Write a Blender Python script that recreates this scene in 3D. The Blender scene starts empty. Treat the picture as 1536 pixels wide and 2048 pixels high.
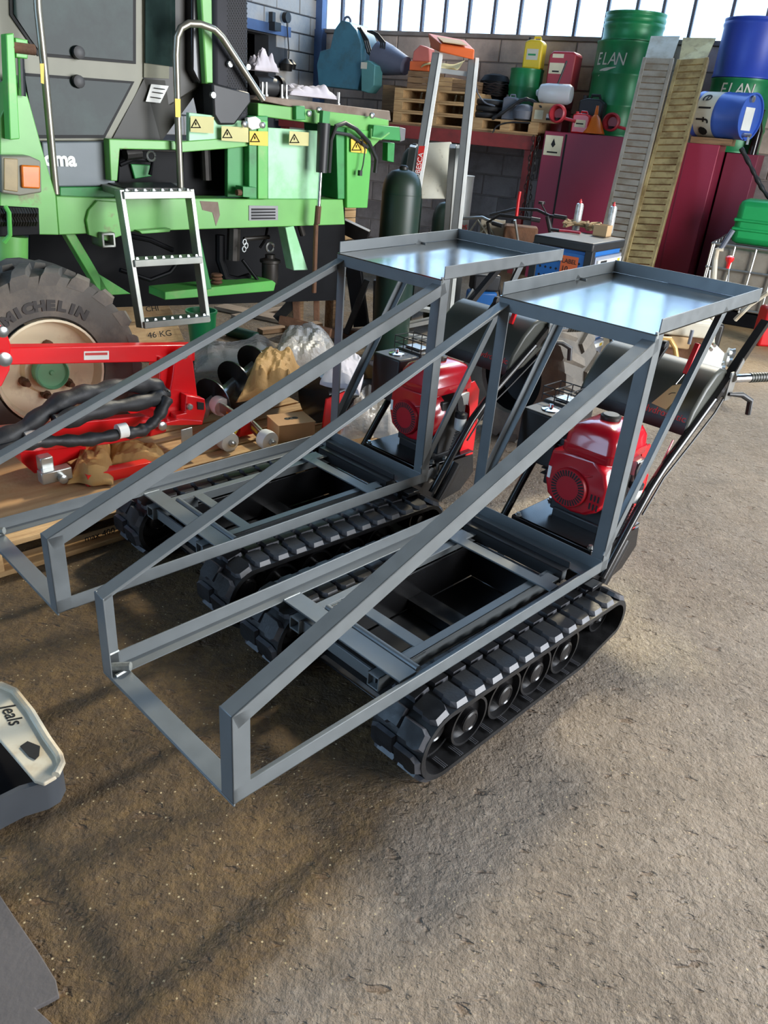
import bpy, math, random
import numpy as np
from mathutils import Vector, Matrix
rnd = random.Random(7)
scene = bpy.context.scene
COL = scene.collection
# ------------------------------------------------------------------ camera
FPX, PITCH, ROLL, CAMH = 1523.4, 0.47516, 0.08485, 1.55
def cam_basis():
    fw = Vector((0, math.cos(PITCH), -math.sin(PITCH))); rt = Vector((1, 0, 0)); up = rt.cross(fw)
    c, s = math.cos(ROLL), math.sin(ROLL)
    return c*rt + s*up, -s*rt + c*up, fw
CR, CU, CF = cam_basis()
CAM = Vector((0, 0, CAMH))
cd = bpy.data.cameras.new('camera'); cam = bpy.data.objects.new('camera', cd); COL.objects.link(cam)
cd.sensor_fit = 'HORIZONTAL'; cd.sensor_width = 36.0; cd.lens = FPX/1536*36.0
cd.clip_start = 0.05; cd.clip_end = 200
m = Matrix.Identity(4)
for i, a in enumerate((CR, CU, -CF)):
    for j in range(3): m[j][i] = a[j]
m.translation = CAM
cam.matrix_world = m
scene.camera = cam
# ------------------------------------------------------------------ light
scene.view_settings.view_transform = 'Standard'; scene.view_settings.look = 'None'
scene.view_settings.gamma = 1.0; scene.view_settings.use_curve_mapping = False
scene.view_settings.exposure = 0.25
world = bpy.data.worlds.new('sky'); scene.world = world; world.use_nodes = True
bg = world.node_tree.nodes['Background']
bg.inputs[0].default_value = (0.46, 0.70, 1.0, 1); bg.inputs[1].default_value = 4.2
sl = bpy.data.lights.new('sun', 'SUN'); so = bpy.data.objects.new('sun', sl); COL.objects.link(so)
sl.energy = 3.4; sl.angle = math.radians(4.0); sl.color = (1.0, 0.84, 0.58)
so.rotation_euler = Vector((-0.34, -0.70, -0.63)).to_track_quat('-Z', 'Y').to_euler()
# daylight from the big sliding door on the right-hand side of the hall
dl = bpy.data.lights.new('door_daylight', 'AREA'); do = bpy.data.objects.new('door_daylight', dl); COL.objects.link(do)
dl.shape = 'RECTANGLE'; dl.size = 5.0; dl.size_y = 4.4; dl.energy = 950; dl.color = (1.0, 0.97, 0.93)
do.location = (6.6, 0.2, 2.3); do.rotation_euler = Vector((-1, 0.12, -0.10)).to_track_quat('-Z', 'Y').to_euler()
try:
    scene.cycles.max_bounces = 6; scene.cycles.transparent_max_bounces = 12; scene.cycles.use_denoising = True
except Exception: pass
# ------------------------------------------------------------------ pixel helpers
def ray(px, py): return CF + CR*((px-768)/FPX) - CU*((py-1024)/FPX)
def ground(px, py, z=0.0):
    d = ray(px, py); return CAM + d*((z-CAMH)/d.z)
class Fr:
    """upright working plane: x runs along it, y into it, z up"""
    def __init__(s, o, ax):
        s.o = Vector((o[0], o[1], 0)); s.x = Vector((ax[0], ax[1], 0)).normalized(); s.y = Vector((-s.x.y, s.x.x, 0))
        s.rz = math.atan2(s.x.y, s.x.x)
    def loc(s, P): d = P - s.o; return Vector((d.dot(s.x), d.dot(s.y), P.z))
    def wld(s, p): return s.o + s.x*p[0] + s.y*p[1] + Vector((0, 0, p[2]))
    def p(s, px, py, y=0.0):
        d = ray(px, py); P0 = s.o + s.y*y; t = (P0-CAM).dot(s.y)/d.dot(s.y); return s.loc(CAM + d*t)
    def xz(s, px, py, y=0.0): q = s.p(px, py, y); return (q.x, q.z)
    def px_at_x(s, px, py, x):
        d = ray(px, py); P0 = s.o + s.x*x; t = (P0-CAM).dot(s.x)/d.dot(s.x); return s.loc(CAM + d*t)
    def g(s, px, py, z=0.0): return s.loc(ground(px, py, z))
# ------------------------------------------------------------------ mesh builder
class MB:
    def __init__(s): s.v = []; s.f = []
    def add(s, vs, fs):
        o = len(s.v); s.v += [tuple(v) for v in vs]; s.f += [tuple(o+i for i in f) for f in fs]; return s
    def box(s, x0, x1, y0, y1, z0, z1):
        if x1 < x0: x0, x1 = x1, x0
        if y1 < y0: y0, y1 = y1, y0
        if z1 < z0: z0, z1 = z1, z0
        return s.add([(x0,y0,z0),(x1,y0,z0),(x1,y1,z0),(x0,y1,z0),(x0,y0,z1),(x1,y0,z1),(x1,y1,z1),(x0,y1,z1)],
              [(3,2,1,0),(4,5,6,7),(0,1,5,4),(1,2,6,5),(2,3,7,6),(3,0,4,7)])
    def obox(s, c, size, R=None, taper=1.0):
        a, b, h = [k/2 for k in size]; vs = []
        for z, t in ((-h, 1), (h, taper)):
            for x, y in ((-a,-b),(a,-b),(a,b),(-a,b)):
                q = Vector((x*t, y*t, z)); q = R @ q if R else q; vs.append(Vector(c)+q)
        return s.add(vs, [(3,2,1,0),(4,5,6,7),(0,1,5,4),(1,2,6,5),(2,3,7,6),(3,0,4,7)])
    def beam(s, p0, p1, w, h, up=(0,0,1), off=(0,0)):
        p0 = Vector(p0); p1 = Vector(p1); d = (p1-p0).normalized(); up = Vector(up)
        sd = d.cross(up).normalized(); u2 = sd.cross(d); vs = []
        for p in (p0, p1):
            for a, b in ((-w/2,-h/2),(w/2,-h/2),(w/2,h/2),(-w/2,h/2)):
                vs.append(p + sd*(a+off[0]) + u2*(b+off[1]))
        return s.add(vs, [(0,1,2,3),(7,6,5,4),(0,4,5,1),(1,5,6,2),(2,6,7,3),(3,7,4,0)])
    def tube(s, pts, r, n=8, closed=False, caps=True):
        pts = [Vector(p) for p in pts]; N = len(pts); rs = r if isinstance(r, (list, tuple)) else [r]*N
        ref = None; vs = []
        for i in range(N):
            if closed: t = pts[(i+1) % N]-pts[i-1]
            else: t = pts[min(i+1, N-1)]-pts[max(i-1, 0)]
            if t.length < 1e-9: t = Vector((0,0,1))
            t.normalize()
            if ref is None:
                ref = t.cross(Vector((0,0,1)))
                if ref.length < 1e-3: ref = t.cross(Vector((1,0,0)))
            ref = (ref - t*ref.dot(t))
            if ref.length < 1e-6: ref = t.orthogonal()
            ref.normalize(); b = t.cross(ref)
            for k in range(n):
                a = 2*math.pi*k/n; vs.append(pts[i] + (ref*math.cos(a)+b*math.sin(a))*rs[i])
        fs = []
        for i in range(N if closed else N-1):
            j = (i+1) % N
            for k in range(n): fs.append((i*n+k, i*n+(k+1) % n, j*n+(k+1) % n, j*n+k))
        if caps and not closed:
            fs.append(tuple(range(n-1, -1, -1))); fs.append(tuple(range((N-1)*n, N*n)))
        return s.add(vs, fs)
    def cyl(s, p0, p1, r0, r1=None, n=16, caps=True):
        return s.tube([p0, p1], [r0, r0 if r1 is None else r1], n, caps=caps)
    def prism(s, poly, a, b, ax='y'):
        n = len(poly); ar = sum(poly[i][0]*poly[(i+1) % n][1]-poly[(i+1) % n][0]*poly[i][1] for i in range(n))
        if ar < 0: poly = poly[::-1]
        if ax == 'y': f = lambda q, h: (q[0], h, q[1]); flip = False
        elif ax == 'z': f = lambda q, h: (q[0], q[1], h); flip = True
        else: f = lambda q, h: (h, q[0], q[1]); flip = True
        if a > b: a, b = b, a
        vs = [f(q, a) for q in poly]+[f(q, b) for q in poly]
        F = [tuple(range(n)), tuple(range(2*n-1, n-1, -1))]+[(i, i+n, (i+1) % n+n, (i+1) % n) for i in range(n)]
        if flip: F = [t[::-1] for t in F]
        return s.add(vs, F)
    def lathe(s, prof, c=(0,0,0), axis='z', n=24, cap0=True, cap1=True):
        vs = []
        for r, h in prof:
            for k in range(n):
                a = 2*math.pi*k/n; x, y = r*math.cos(a), r*math.sin(a)
                q = (x, y, h) if axis == 'z' else ((x, h, -y) if axis == 'y' else (h, x, y))
                vs.append((c[0]+q[0], c[1]+q[1], c[2]+q[2]))
        fs = []; P = len(prof)
        for i in range(P-1):
            for k in range(n): fs.append((i*n+k, i*n+(k+1) % n, (i+1)*n+(k+1) % n, (i+1)*n+k))
        if cap0: fs.append(tuple(range(n-1, -1, -1)))
        if cap1: fs.append(tuple(range((P-1)*n, P*n)))
        return s.add(vs, fs)
    def poly3(s, pts, thick, nrm):
        n = len(pts); d = Vector(nrm).normalized()*thick
        vs = [Vector(p) for p in pts]+[Vector(p)+d for p in pts]
        return s.add(vs, [tuple(range(n)), tuple(range(2*n-1, n-1, -1))]+[(i, i+n, (i+1) % n+n, (i+1) % n) for i in range(n)])
    def grid(s, fn, nu, nv):
        vs = [fn(i/(nu-1), j/(nv-1)) for j in range(nv) for i in range(nu)]
        return s.add(vs, [(j*nu+i, j*nu+i+1, (j+1)*nu+i+1, (j+1)*nu+i) for j in range(nv-1) for i in range(nu-1)])
    def mesh(s, name, mat=None, smooth=None):
        me = bpy.data.meshes.new(name); me.from_pydata(s.v, [], s.f); me.validate(); me.update()
        import bmesh
        bm = bmesh.new(); bm.from_mesh(me); bmesh.ops.recalc_face_normals(bm, faces=bm.faces); bm.to_mesh(me); bm.free()
        if mat: me.materials.append(MAT[mat] if isinstance(mat, str) else mat)
        if smooth:
            me.shade_smooth(); me.set_sharp_from_angle(angle=math.radians(smooth))
        return me
    def obj(s, name, mat, parent=None, smooth=35, bevel=0, solid=0, sub=0):
        return link(name, s.mesh(name, mat, smooth), parent, bevel, solid, sub)
def link(name, me, parent=None, bevel=0, solid=0, sub=0, loc=None, rot=None, mat4=None):
    o = bpy.data.objects.new(name, me); COL.objects.link(o)
    if parent: o.parent = parent
    if mat4 is not None: o.matrix_local = mat4
    if loc is not None: o.location = loc
    if rot is not None: o.rotation_euler = rot
    if solid:
        k = o.modifiers.new('s', 'SOLIDIFY'); k.thickness = solid; k.offset = 0
    if sub:
        k = o.modifiers.new('u', 'SUBSURF'); k.levels = sub; k.render_levels = sub
    if bevel:
        k = o.modifiers.new('b', 'BEVEL'); k.width = bevel; k.segments = 2; k.limit_method = 'ANGLE'; k.angle_limit = math.radians(40)
    return o
def tag(o, label, cat, group=None):
    o['label'] = label; o['category'] = cat
    if group: o['group'] = group
    return o
def thing(name, label, cat, loc=(0,0,0), rz=0.0, group=None):
    o = bpy.data.objects.new(name, None); COL.objects.link(o); o.empty_display_size = 0.1
    o.location = loc; o.rotation_euler = (0, 0, rz)
    return tag(o, label, cat, group)
def thing_f(fr, name, label, cat, p=(0,0,0), rz=0.0, group=None):
    return thing(name, label, cat, fr.wld(p), fr.rz+rz, group)
def struct(o): o['kind'] = 'structure'; return o
def copy_tree(o, parent=None):
    c = o.copy(); COL.objects.link(c)
    if parent is not None: c.parent = parent
    for ch in list(o.children): copy_tree(ch, c)
    return c
def text(name, body, size, mat, parent, mat4, extrude=0.0008, shear=0.0, wide=1.0, bold=0.0):
    cu = bpy.data.curves.new(name, 'FONT'); cu.body = body; cu.size = size; cu.extrude = extrude
    cu.align_x = 'CENTER'; cu.align_y = 'CENTER'; cu.shear = shear; cu.resolution_u = 3; cu.offset = bold
    t = bpy.data.objects.new(name+'_tmp', cu); COL.objects.link(t)
    bpy.context.view_layer.update()
    me = bpy.data.meshes.new_from_object(t.evaluated_get(bpy.context.evaluated_depsgraph_get()))
    bpy.data.objects.remove(t); me.name = name
    for v in me.vertices: v.co.x *= wide
    me.materials.clear(); me.materials.append(MAT[mat])
    return link(name, me, parent, mat4=mat4)
def face(c, right, up):
    """matrix that puts flat lettering at c, reading along right, standing along up"""
    r = Vector(right).normalized(); u = Vector(up); n = r.cross(u).normalized(); u = n.cross(r)
    M = Matrix.Identity(4)
    for i, a in enumerate((r, u, n)):
        for j in range(3): M[j][i] = a[j]
    M.translation = Vector(c); return M
def lerp(a, b, t): return a+(b-a)*t
def arc(c, r, a0, a1, n, pl='xz'):
    out = []
    for i in range(n):
        a = math.radians(lerp(a0, a1, i/(n-1))); x, y = r*math.cos(a), r*math.sin(a)
        out.append((c[0]+x, c[1], c[2]+y) if pl == 'xz' else ((c[0]+x, c[1]+y, c[2]) if pl == 'xy' else (c[0], c[1]+x, c[2]+y)))
    return out
# ------------------------------------------------------------------ materials
MAT = {}
def mat(name, col, rough=0.5, metal=0.0, var=0.15, vscale=6.0, bump=0.0, bscale=60.0, col2=None, c2amt=0.5, c2scale=4.0, coat=0.0, spec=0.5, alpha=1.0, trans=0.0, emit=0.0, lo=0.45, hi=0.62, rvar=0.0):
    m = bpy.data.materials.new(name); m.use_nodes = True; nt = m.node_tree; b = nt.nodes['Principled BSDF']
    b.inputs['Roughness'].default_value = rough; b.inputs['Metallic'].default_value = metal
    b.inputs['Coat Weight'].default_value = coat; b.inputs['Coat Roughness'].default_value = 0.08
    b.inputs['Specular IOR Level'].default_value = spec
    b.inputs['Alpha'].default_value = alpha; b.inputs['Transmission Weight'].default_value = trans
    if emit: b.inputs['Emission Color'].default_value = (*col, 1); b.inputs['Emission Strength'].default_value = emit
    tc = nt.nodes.new('ShaderNodeTexCoord'); oi = nt.nodes.new('ShaderNodeObjectInfo')
    ad = nt.nodes.new('ShaderNodeVectorMath'); ad.operation = 'ADD'
    nt.links.new(tc.outputs['Object'], ad.inputs[0])
    cx = nt.nodes.new('ShaderNodeCombineXYZ'); mu = nt.nodes.new('ShaderNodeMath'); mu.operation = 'MULTIPLY'; mu.inputs[1].default_value = 13.0
    nt.links.new(oi.outputs['Random'], mu.inputs[0]); nt.links.new(mu.outputs[0], cx.inputs[0]); nt.links.new(mu.outputs[0], cx.inputs[1])
    nt.links.new(cx.outputs[0], ad.inputs[1]); V = ad.outputs[0]
    n1 = nt.nodes.new('ShaderNodeTexNoise'); n1.inputs['Scale'].default_value = vscale; n1.inputs['Detail'].default_value = 5
    nt.links.new(V, n1.inputs['Vector'])
    mx = nt.nodes.new('ShaderNodeMix'); mx.data_type = 'RGBA'; mx.blend_type = 'MULTIPLY'; mx.inputs[0].default_value = 1.0
    mr = nt.nodes.new('ShaderNodeMapRange'); mr.inputs[1].default_value = 0.3; mr.inputs[2].default_value = 0.7
    mr.inputs[3].default_value = 1-var; mr.inputs[4].default_value = 1+var*0.6
    nt.links.new(n1.outputs['Fac'], mr.inputs[0]); mx.inputs[6].default_value = (*col, 1); nt.links.new(mr.outputs[0], mx.inputs[7])
    out = mx.outputs[2]
    if col2:
        n2 = nt.nodes.new('ShaderNodeTexNoise'); n2.inputs['Scale'].default_value = c2scale; n2.inputs['Detail'].default_value = 7; n2.inputs['Roughness'].default_value = 0.65
        nt.links.new(V, n2.inputs['Vector'])
        r2 = nt.nodes.new('ShaderNodeMapRange'); r2.inputs[1].default_value = lo; r2.inputs[2].default_value = hi; r2.inputs[3].default_value = 0; r2.inputs[4].default_value = c2amt
        nt.links.new(n2.outputs['Fac'], r2.inputs[0])
        m2 = nt.nodes.new('ShaderNodeMix'); m2.data_type = 'RGBA'; nt.links.new(r2.outputs[0], m2.inputs[0]); nt.links.new(out, m2.inputs[6]); m2.inputs[7].default_value = (*col2, 1)
        out = m2.outputs[2]
    nt.links.new(out, b.inputs['Base Color'])
    if rvar:
        r3 = nt.nodes.new('ShaderNodeMapRange'); r3.inputs[1].default_value = 0.3; r3.inputs[2].default_value = 0.7; r3.inputs[3].default_value = max(rough-rvar, 0.02); r3.inputs[4].default_value = rough+rvar
        nt.links.new(n1.outputs['Fac'], r3.inputs[0]); nt.links.new(r3.outputs[0], b.inputs['Roughness'])
    if bump:
        n3 = nt.nodes.new('ShaderNodeTexNoise'); n3.inputs['Scale'].default_value = bscale; n3.inputs['Detail'].default_value = 4
        nt.links.new(V, n3.inputs['Vector'])
        bp = nt.nodes.new('ShaderNodeBump'); bp.inputs['Strength'].default_value = bump; bp.inputs['Distance'].default_value = 0.01
        nt.links.new(n3.outputs['Fac'], bp.inputs['Height']); nt.links.new(bp.outputs[0], b.inputs['Normal'])
    MAT[name] = m; return m
def wood(name, c1, c2, scale=3.0, rough=0.8):
    m = mat(name, c1, rough, var=0.25, vscale=3, bump=0.25, bscale=40); nt = m.node_tree; b = nt.nodes['Principled BSDF']
    tc = nt.nodes.new('ShaderNodeTexCoord'); mp = nt.nodes.new('ShaderNodeMapping'); mp.inputs['Scale'].default_value = (scale, scale*12, scale*12)
    n = nt.nodes.new('ShaderNodeTexNoise'); n.inputs['Scale'].default_value = 2.0; n.inputs['Detail'].default_value = 6; n.inputs['Distortion'].default_value = 0.6
    nt.links.new(tc.outputs['Object'], mp.inputs[0]); nt.links.new(mp.outputs[0], n.inputs['Vector'])
    r = nt.nodes.new('ShaderNodeMapRange'); r.inputs[1].default_value = 0.4; r.inputs[2].default_value = 0.65
    nt.links.new(n.outputs['Fac'], r.inputs[0])
    mx = nt.nodes.new('ShaderNodeMix'); mx.data_type = 'RGBA'; old = b.inputs['Base Color'].links[0].from_socket
    nt.links.new(r.outputs[0], mx.inputs[0]); nt.links.new(old, mx.inputs[6]); mx.inputs[7].default_value = (*c2, 1)
    nt.links.new(mx.outputs[2], b.inputs['Base Color']); return m
def lin(r, g, b): # display 0..255 -> linear
    f = lambda c: ((c/255+0.055)/1.055)**2.4 if c/255 > 0.04045 else c/255/12.92
    return (f(r), f(g), f(b))
mat('frame_grey', lin(105,110,112), 0.36, 0.15, 0.06, 20, bump=0.02, bscale=400, rvar=0.06)
mat('weld', lin(140,144,142), 0.45, 0.4, 0.3, 80)
mat('tray_metal', lin(124,124,120), 0.13, 1.0, 0.06, 4, bump=0.004, bscale=14, rvar=0.03)
mat('black_paint', (0.012,0.012,0.013), 0.22, 0.0, 0.1, 10, spec=0.6)
mat('black_satin', (0.02,0.02,0.021), 0.45, 0.0, 0.15, 10)
mat('black_plastic', (0.017,0.017,0.018), 0.5, 0.0, 0.15, 12, bump=0.05, bscale=300)
mat('rubber', (0.014,0.014,0.015), 0.42, 0.0, 0.25, 25, bump=0.08, bscale=120, rvar=0.12, spec=0.35)
mat('rubber_edge', lin(74,75,80), 0.42, 0.0, 0.3, 30)  # paler rubber: light caught by the lug flanks, put into the colour
mat('hood_plastic', lin(62,64,58), 0.42, 0.0, 0.08, 6, bump=0.03, bscale=500)
mat('engine_red', lin(178,16,32), 0.22, 0.0, 0.06, 8, coat=0.6, spec=0.6)
mat('engine_red_matte', lin(172,20,34), 0.36, 0.0, 0.08, 8)
mat('bright_red', lin(214,22,30), 0.3, 0.0, 0.08, 6, coat=0.3)
mat('chrome', (0.75,0.76,0.78), 0.12, 1.0, 0.08, 20)
mat('zinc', lin(186,188,186), 0.3, 0.85, 0.12, 18)
mat('dark_steel', lin(60,58,56), 0.45, 0.7, 0.25, 12)
mat('white_plastic', lin(226,226,220), 0.4, 0.0, 0.06, 5)
mat('manila', lin(196,176,120), 0.8, 0.0, 0.06, 10)
mat('print_black', (0.01,0.01,0.01), 0.7)
mat('print_white', lin(235,236,230), 0.6)
mat('print_red', lin(205,45,40), 0.5)
mat('print_green', lin(40,150,90), 0.5)
# ------------------------------------------------------------------ floor material: worn dusty concrete
def floor_material():
    m = bpy.data.materials.new('worn_concrete'); m.use_nodes = True; nt = m.node_tree; b = nt.nodes['Principled BSDF']; N = nt.nodes.new; L = nt.links.new
    tc = N('ShaderNodeTexCoord'); V = tc.outputs['Object']
    def noise(sc, det=6, ro=0.6, dist=0.0):
        n = N('ShaderNodeTexNoise'); n.inputs['Scale'].default_value = sc; n.inputs['Detail'].default_value = det; n.inputs['Roughness'].default_value = ro; n.inputs['Distortion'].default_value = dist
        L(V, n.inputs['Vector']); return n.outputs['Fac']
    def mr(src, a, c, lo=0.0, hi=1.0):
        r = N('ShaderNodeMapRange'); r.inputs[1].default_value = a; r.inputs[2].default_value = c; r.inputs[3].default_value = lo; r.inputs[4].default_value = hi; L(src, r.inputs[0]); return r.outputs[0]
    def mix(f, a, c):
        x = N('ShaderNodeMix'); x.data_type = 'RGBA'
        if isinstance(f, float): x.inputs[0].default_value = f
        else: L(f, x.inputs[0])
        for i, q in ((6, a), (7, c)):
            if isinstance(q, tuple): x.inputs[i].default_value = (*q, 1)
            else: L(q, x.inputs[i])
        return x.outputs[2]
    def mth(op, a, c):
        x = N('ShaderNodeMath'); x.operation = op
        for i, q in ((0, a), (1, c)):
            if isinstance(q, (int, float)): x.inputs[i].default_value = q
            else: L(q, x.inputs[i])
        return x.outputs[0]
    c = mix(mr(noise(1.1, 5), 0.35, 0.65), lin(136,122,106), lin(116,103,89))
    c = mix(mr(noise(5.0, 6, 0.7), 0.42, 0.66, 0, 0.65), c, lin(98,86,73))
    c = mix(mr(noise(38, 3, 0.7), 0.5, 0.68, 0, 0.5), c, lin(156,143,126))
    c = mix(mr(noise(0.8, 8, 0.72, 1.2), 0.60, 0.74, 0, 0.6), c, lin(76,64,54))
    # brown concrete on the left half, with the carrier's shade painted in
    sx = N('ShaderNodeSeparateXYZ'); L(V, sx.inputs[0])
    wob = mth('MULTIPLY', mth('SUBTRACT', noise(2.2, 5), 0.5), 0.5)
    edge = mth('ADD', mth('ADD', mth('MULTIPLY', sx.outputs[0], 0.82), mth('MULTIPLY', sx.outputs[1], -0.57)), wob)
    brown = mth('MULTIPLY', mr(edge, -0.56, -0.74), mr(mth('ADD', sx.outputs[0], wob), 0.55, 0.05))
    tan = mth('MULTIPLY', mr(mth('ADD', sx.outputs[1], wob), 5.2, 6.6), mr(sx.outputs[0], 0.4, 1.6))  # sunlit tan of the far right floor, painted into the colour
    c = mix(mth('MULTIPLY', tan, 0.7), c, lin(196,160,108))
    cb = mix(mr(noise(26, 5, 0.75), 0.42, 0.62), lin(74,54,26), lin(102,78,40))
    cb = mix(mr(noise(2.6, 6, 0.7), 0.45, 0.7, 0, 0.75), cb, lin(50,39,25))
    c = mix(mth('MULTIPLY', brown, 0.96), c, cb)
    # rusty pock marks: irregular, drawn out along the trowel direction
    mp = N('ShaderNodeMapping'); mp.inputs['Rotation'].default_value = (0,0,0.6); mp.inputs['Scale'].default_value = (1.0,2.1,1.0); L(V, mp.inputs[0])
    def noise2(sc, det=3, ro=0.5):
        n = N('ShaderNodeTexNoise'); n.inputs['Scale'].default_value = sc; n.inputs['Detail'].default_value = det; n.inputs['Roughness'].default_value = ro; n.inputs['Distortion'].default_value = 0.1
        L(mp.outputs[0], n.inputs['Vector']); return n.outputs['Fac']
    pit = mr(noise2(12.0), 0.635, 0.70)
    pit2 = mr(noise2(27.0), 0.63, 0.70)
    big = mr(noise(3.2, 5, 0.6), 0.66, 0.74)
    c = mix(mth('MULTIPLY', pit, 0.5), c, lin(98,72,46)); c = mix(mth('MULTIPLY', pit2, 0.35), c, lin(96,82,66)); c = mix(mth('MULTIPLY', big, 0.5), c, lin(74,60,46))
    # spilt pale sand beside the rear of the nearer carrier
    for (sx_, sy_, sr) in [(*ground(1275,1290)[:2], .30), (*ground(1230,1190)[:2], .22), (*ground(1040,1010)[:2], .25)]:
        dn = N('ShaderNodeVectorMath'); dn.operation = 'DISTANCE'; dn.inputs[1].default_value = (sx_, sy_, 0); L(V, dn.inputs[0])
        sand = mr(mth('ADD', dn.outputs['Value'], mth('MULTIPLY', noise(7, 5, .7), .5)), sr+.22, sr-.02)
        c = mix(mth('MULTIPLY', sand, mr(noise(60, 3, .7), .35, .6, .2, .7)), c, lin(170,156,130))
    # pale aggregate grains
    v2 = N('ShaderNodeTexVoronoi'); v2.inputs['Scale'].default_value = 90.0; L(V, v2.inputs['Vector'])
    s2 = N('ShaderNodeSeparateColor'); L(v2.outputs['Color'], s2.inputs[0])
    g = mth('MULTIPLY', mr(v2.outputs['Distance'], 0.18, 0.26, 1, 0), mr(s2.outputs[0], 0.90, 0.94))
    c = mix(mth('MULTIPLY', g, 0.7), c, lin(196,178,140))
    L(c, b.inputs['Base Color'])
    L(mr(noise(3.0), 0.3, 0.7, 0.55, 0.85), b.inputs['Roughness'])
    h = mth('ADD', mth('MULTIPLY', noise(30, 6, 0.7), 0.55), mth('MULTIPLY', noise(9, 4), 0.6))
    h = mth('ADD', h, mth('MULTIPLY', noise(110, 2, 0.5), 0.14))
    h = mth('SUBTRACT', h, mth('ADD', mth('MULTIPLY', pit, 0.30), mth('MULTIPLY', pit2, 0.18)))
    bp = N('ShaderNodeBump'); bp.inputs['Strength'].default_value = 0.9; bp.inputs['Distance'].default_value = 0.03
    L(h, bp.inputs['Height']); L(bp.outputs[0], b.inputs['Normal'])
    MAT['floor'] = m
floor_material()
fm = MB(); fm.box(-9, 14, -6, 20, -0.2, 0)
struct(fm.obj('floor', 'floor', smooth=None))
# ------------------------------------------------------------------ walls
WB = Fr((-1.42, 12.13), (0.889, -0.457))     # back wall: x to the right along the wall, y into the wall
mat('mortar', lin(140,130,124), 0.9, var=0.2, bump=0.3)
mat('block_beige', lin(206,186,172), 0.92, var=0.22, vscale=2.5, bump=0.5, bscale=45, col2=lin(150,136,128), c2amt=0.6, c2scale=2.2)
mat('block_grey', lin(160,150,146), 0.92, var=0.2, vscale=2.5, bump=0.5, bscale=45, col2=lin(86,80,80), c2amt=0.5, c2scale=2.2)
mat('block_blue', lin(206,200,192), 0.8, var=0.18, vscale=3, bump=0.4, bscale=45, col2=lin(160,164,170), c2amt=0.6, c2scale=3.0)
mat('mortar_dark', lin(74,76,80), 0.9, var=0.2)
mat('plaster', lin(96,94,92), 0.9, var=0.12, bump=0.2)
mat('blue_steel', lin(92,120,168), 0.45, 0.1, 0.2, 8, col2=lin(60,62,72), c2amt=0.4)
mat('mullion', lin(92,88,96), 0.5, 0.3, 0.1)
mat('roof_sheet', lin(74,74,76), 0.7, var=0.1)
SILL = 2.55; WTOP = 9.6; XR = 8.2
wb = MB(); wb.box(0, XR, 0.03, 0.25, 0, SILL-0.03); wb.box(0, XR, 0.0, 0.25, WTOP, WTOP+0.5)
wall_back = struct(wb.obj('wall_back', 'mortar')); wall_back.location = WB.o; wall_back.rotation_euler = (0,0,WB.rz)
def blocks(parent, x0, x1, z0, z1, bw, bh, matn, ysurf, matlow=None, zlow=0, skip=None):
    gap = 0.012; k = {}
    n = 0; row = 0; z = z0
    while z < z1-0.02:
        off = (row % 2)*bw/2; x = x0-off
        while x < x1-0.02:
            a = max(x, x0)+gap/2; c = min(x+bw, x1)-gap/2
            if c-a > 0.04 and not (skip and skip((a+c)/2, z+bh/2)):
                mt = matlow if (matlow and z < zlow) else matn
                hh = min(bh, z1-z)-gap; key = (round(c-a, 3), round(hh, 3), mt)
                if key not in k:
                    w2, h2 = (c-a)/2, hh/2
                    b = MB(); b.add([(-w2,0,-h2),(w2,0,-h2),(w2,0,h2),(-w2,0,h2),(-w2+.006,-.012,-h2+.006),(w2-.006,-.012,-h2+.006),(w2-.006,-.012,h2-.006),(-w2+.006,-.012,h2-.006)],
                        [(4,5,6,7),(0,1,5,4),(1,2,6,5),(2,3,7,6),(3,0,4,7)])
                    k[key] = b.mesh('brick', mt)
                link('brick', k[key], parent, loc=((a+c)/2, ysurf+rnd.uniform(-.003,.003), z+bh/2)); n += 1
            x += bw
        z += bh; row += 1
    return n
blocks(wall_back, 0, 7.2, 0.0, SILL-0.03, 0.48, 0.252, 'block_beige', 0.03, 'block_grey', 1.5)
# window strip above the block wall
def glass_material():
    m = bpy.data.materials.new('window_glass'); m.use_nodes = True; nt = m.node_tree; nt.nodes.clear()
    o = nt.nodes.new('ShaderNodeOutputMaterial'); t = nt.nodes.new('ShaderNodeBsdfTransparent'); g = nt.nodes.new('ShaderNodeBsdfGlossy'); x = nt.nodes.new('ShaderNodeMixShader')
    t.inputs[0].default_value = (0.96,0.98,1.0,1); g.inputs['Roughness'].default_value = 0.1; x.inputs[0].default_value = 0.05
    nt.links.new(t.outputs[0], x.inputs[1]); nt.links.new(g.outputs[0], x.inputs[2]); nt.links.new(x.outputs[0], o.inputs[0]); MAT['window_glass'] = m
glass_material()
win = bpy.data.objects.new('window_1', None); COL.objects.link(win); win.location = WB.o; win.rotation_euler = (0,0,WB.rz); struct(win)
MB().box(0, XR, -0.03, 0.16, SILL-0.03, SILL+0.015).obj('window_sill', 'mortar', win)
mx_px = [640, 682, 720, 756, 797, 841, 886, 933, 983, 1034, 1088, 1145, 1205, 1262, 1314, 1374, 1450, 1520]
mxs = [WB.xz(p, 62+0.03*(p-640), 0.06)[0] for p in mx_px]
d = mxs[-1]-mxs[-2]
while mxs[-1]+d < XR: mxs.append(mxs[-1]+d)
mm = MB().box(-.016, .016, -.03, .03, SILL+.015, WTOP).mesh('mullion', 'mullion')
for x in mxs: link('mullion', mm, win, loc=(max(x, .02), .08, 0))
tm = MB().box(0, XR, -.02, .02, -.02, .02).mesh('transom', 'mullion')
zs = [SILL+.015, 4.1, 5.6, WTOP]
for z in zs[1:]: link('transom', tm, win, loc=(0, .08, z))
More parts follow.
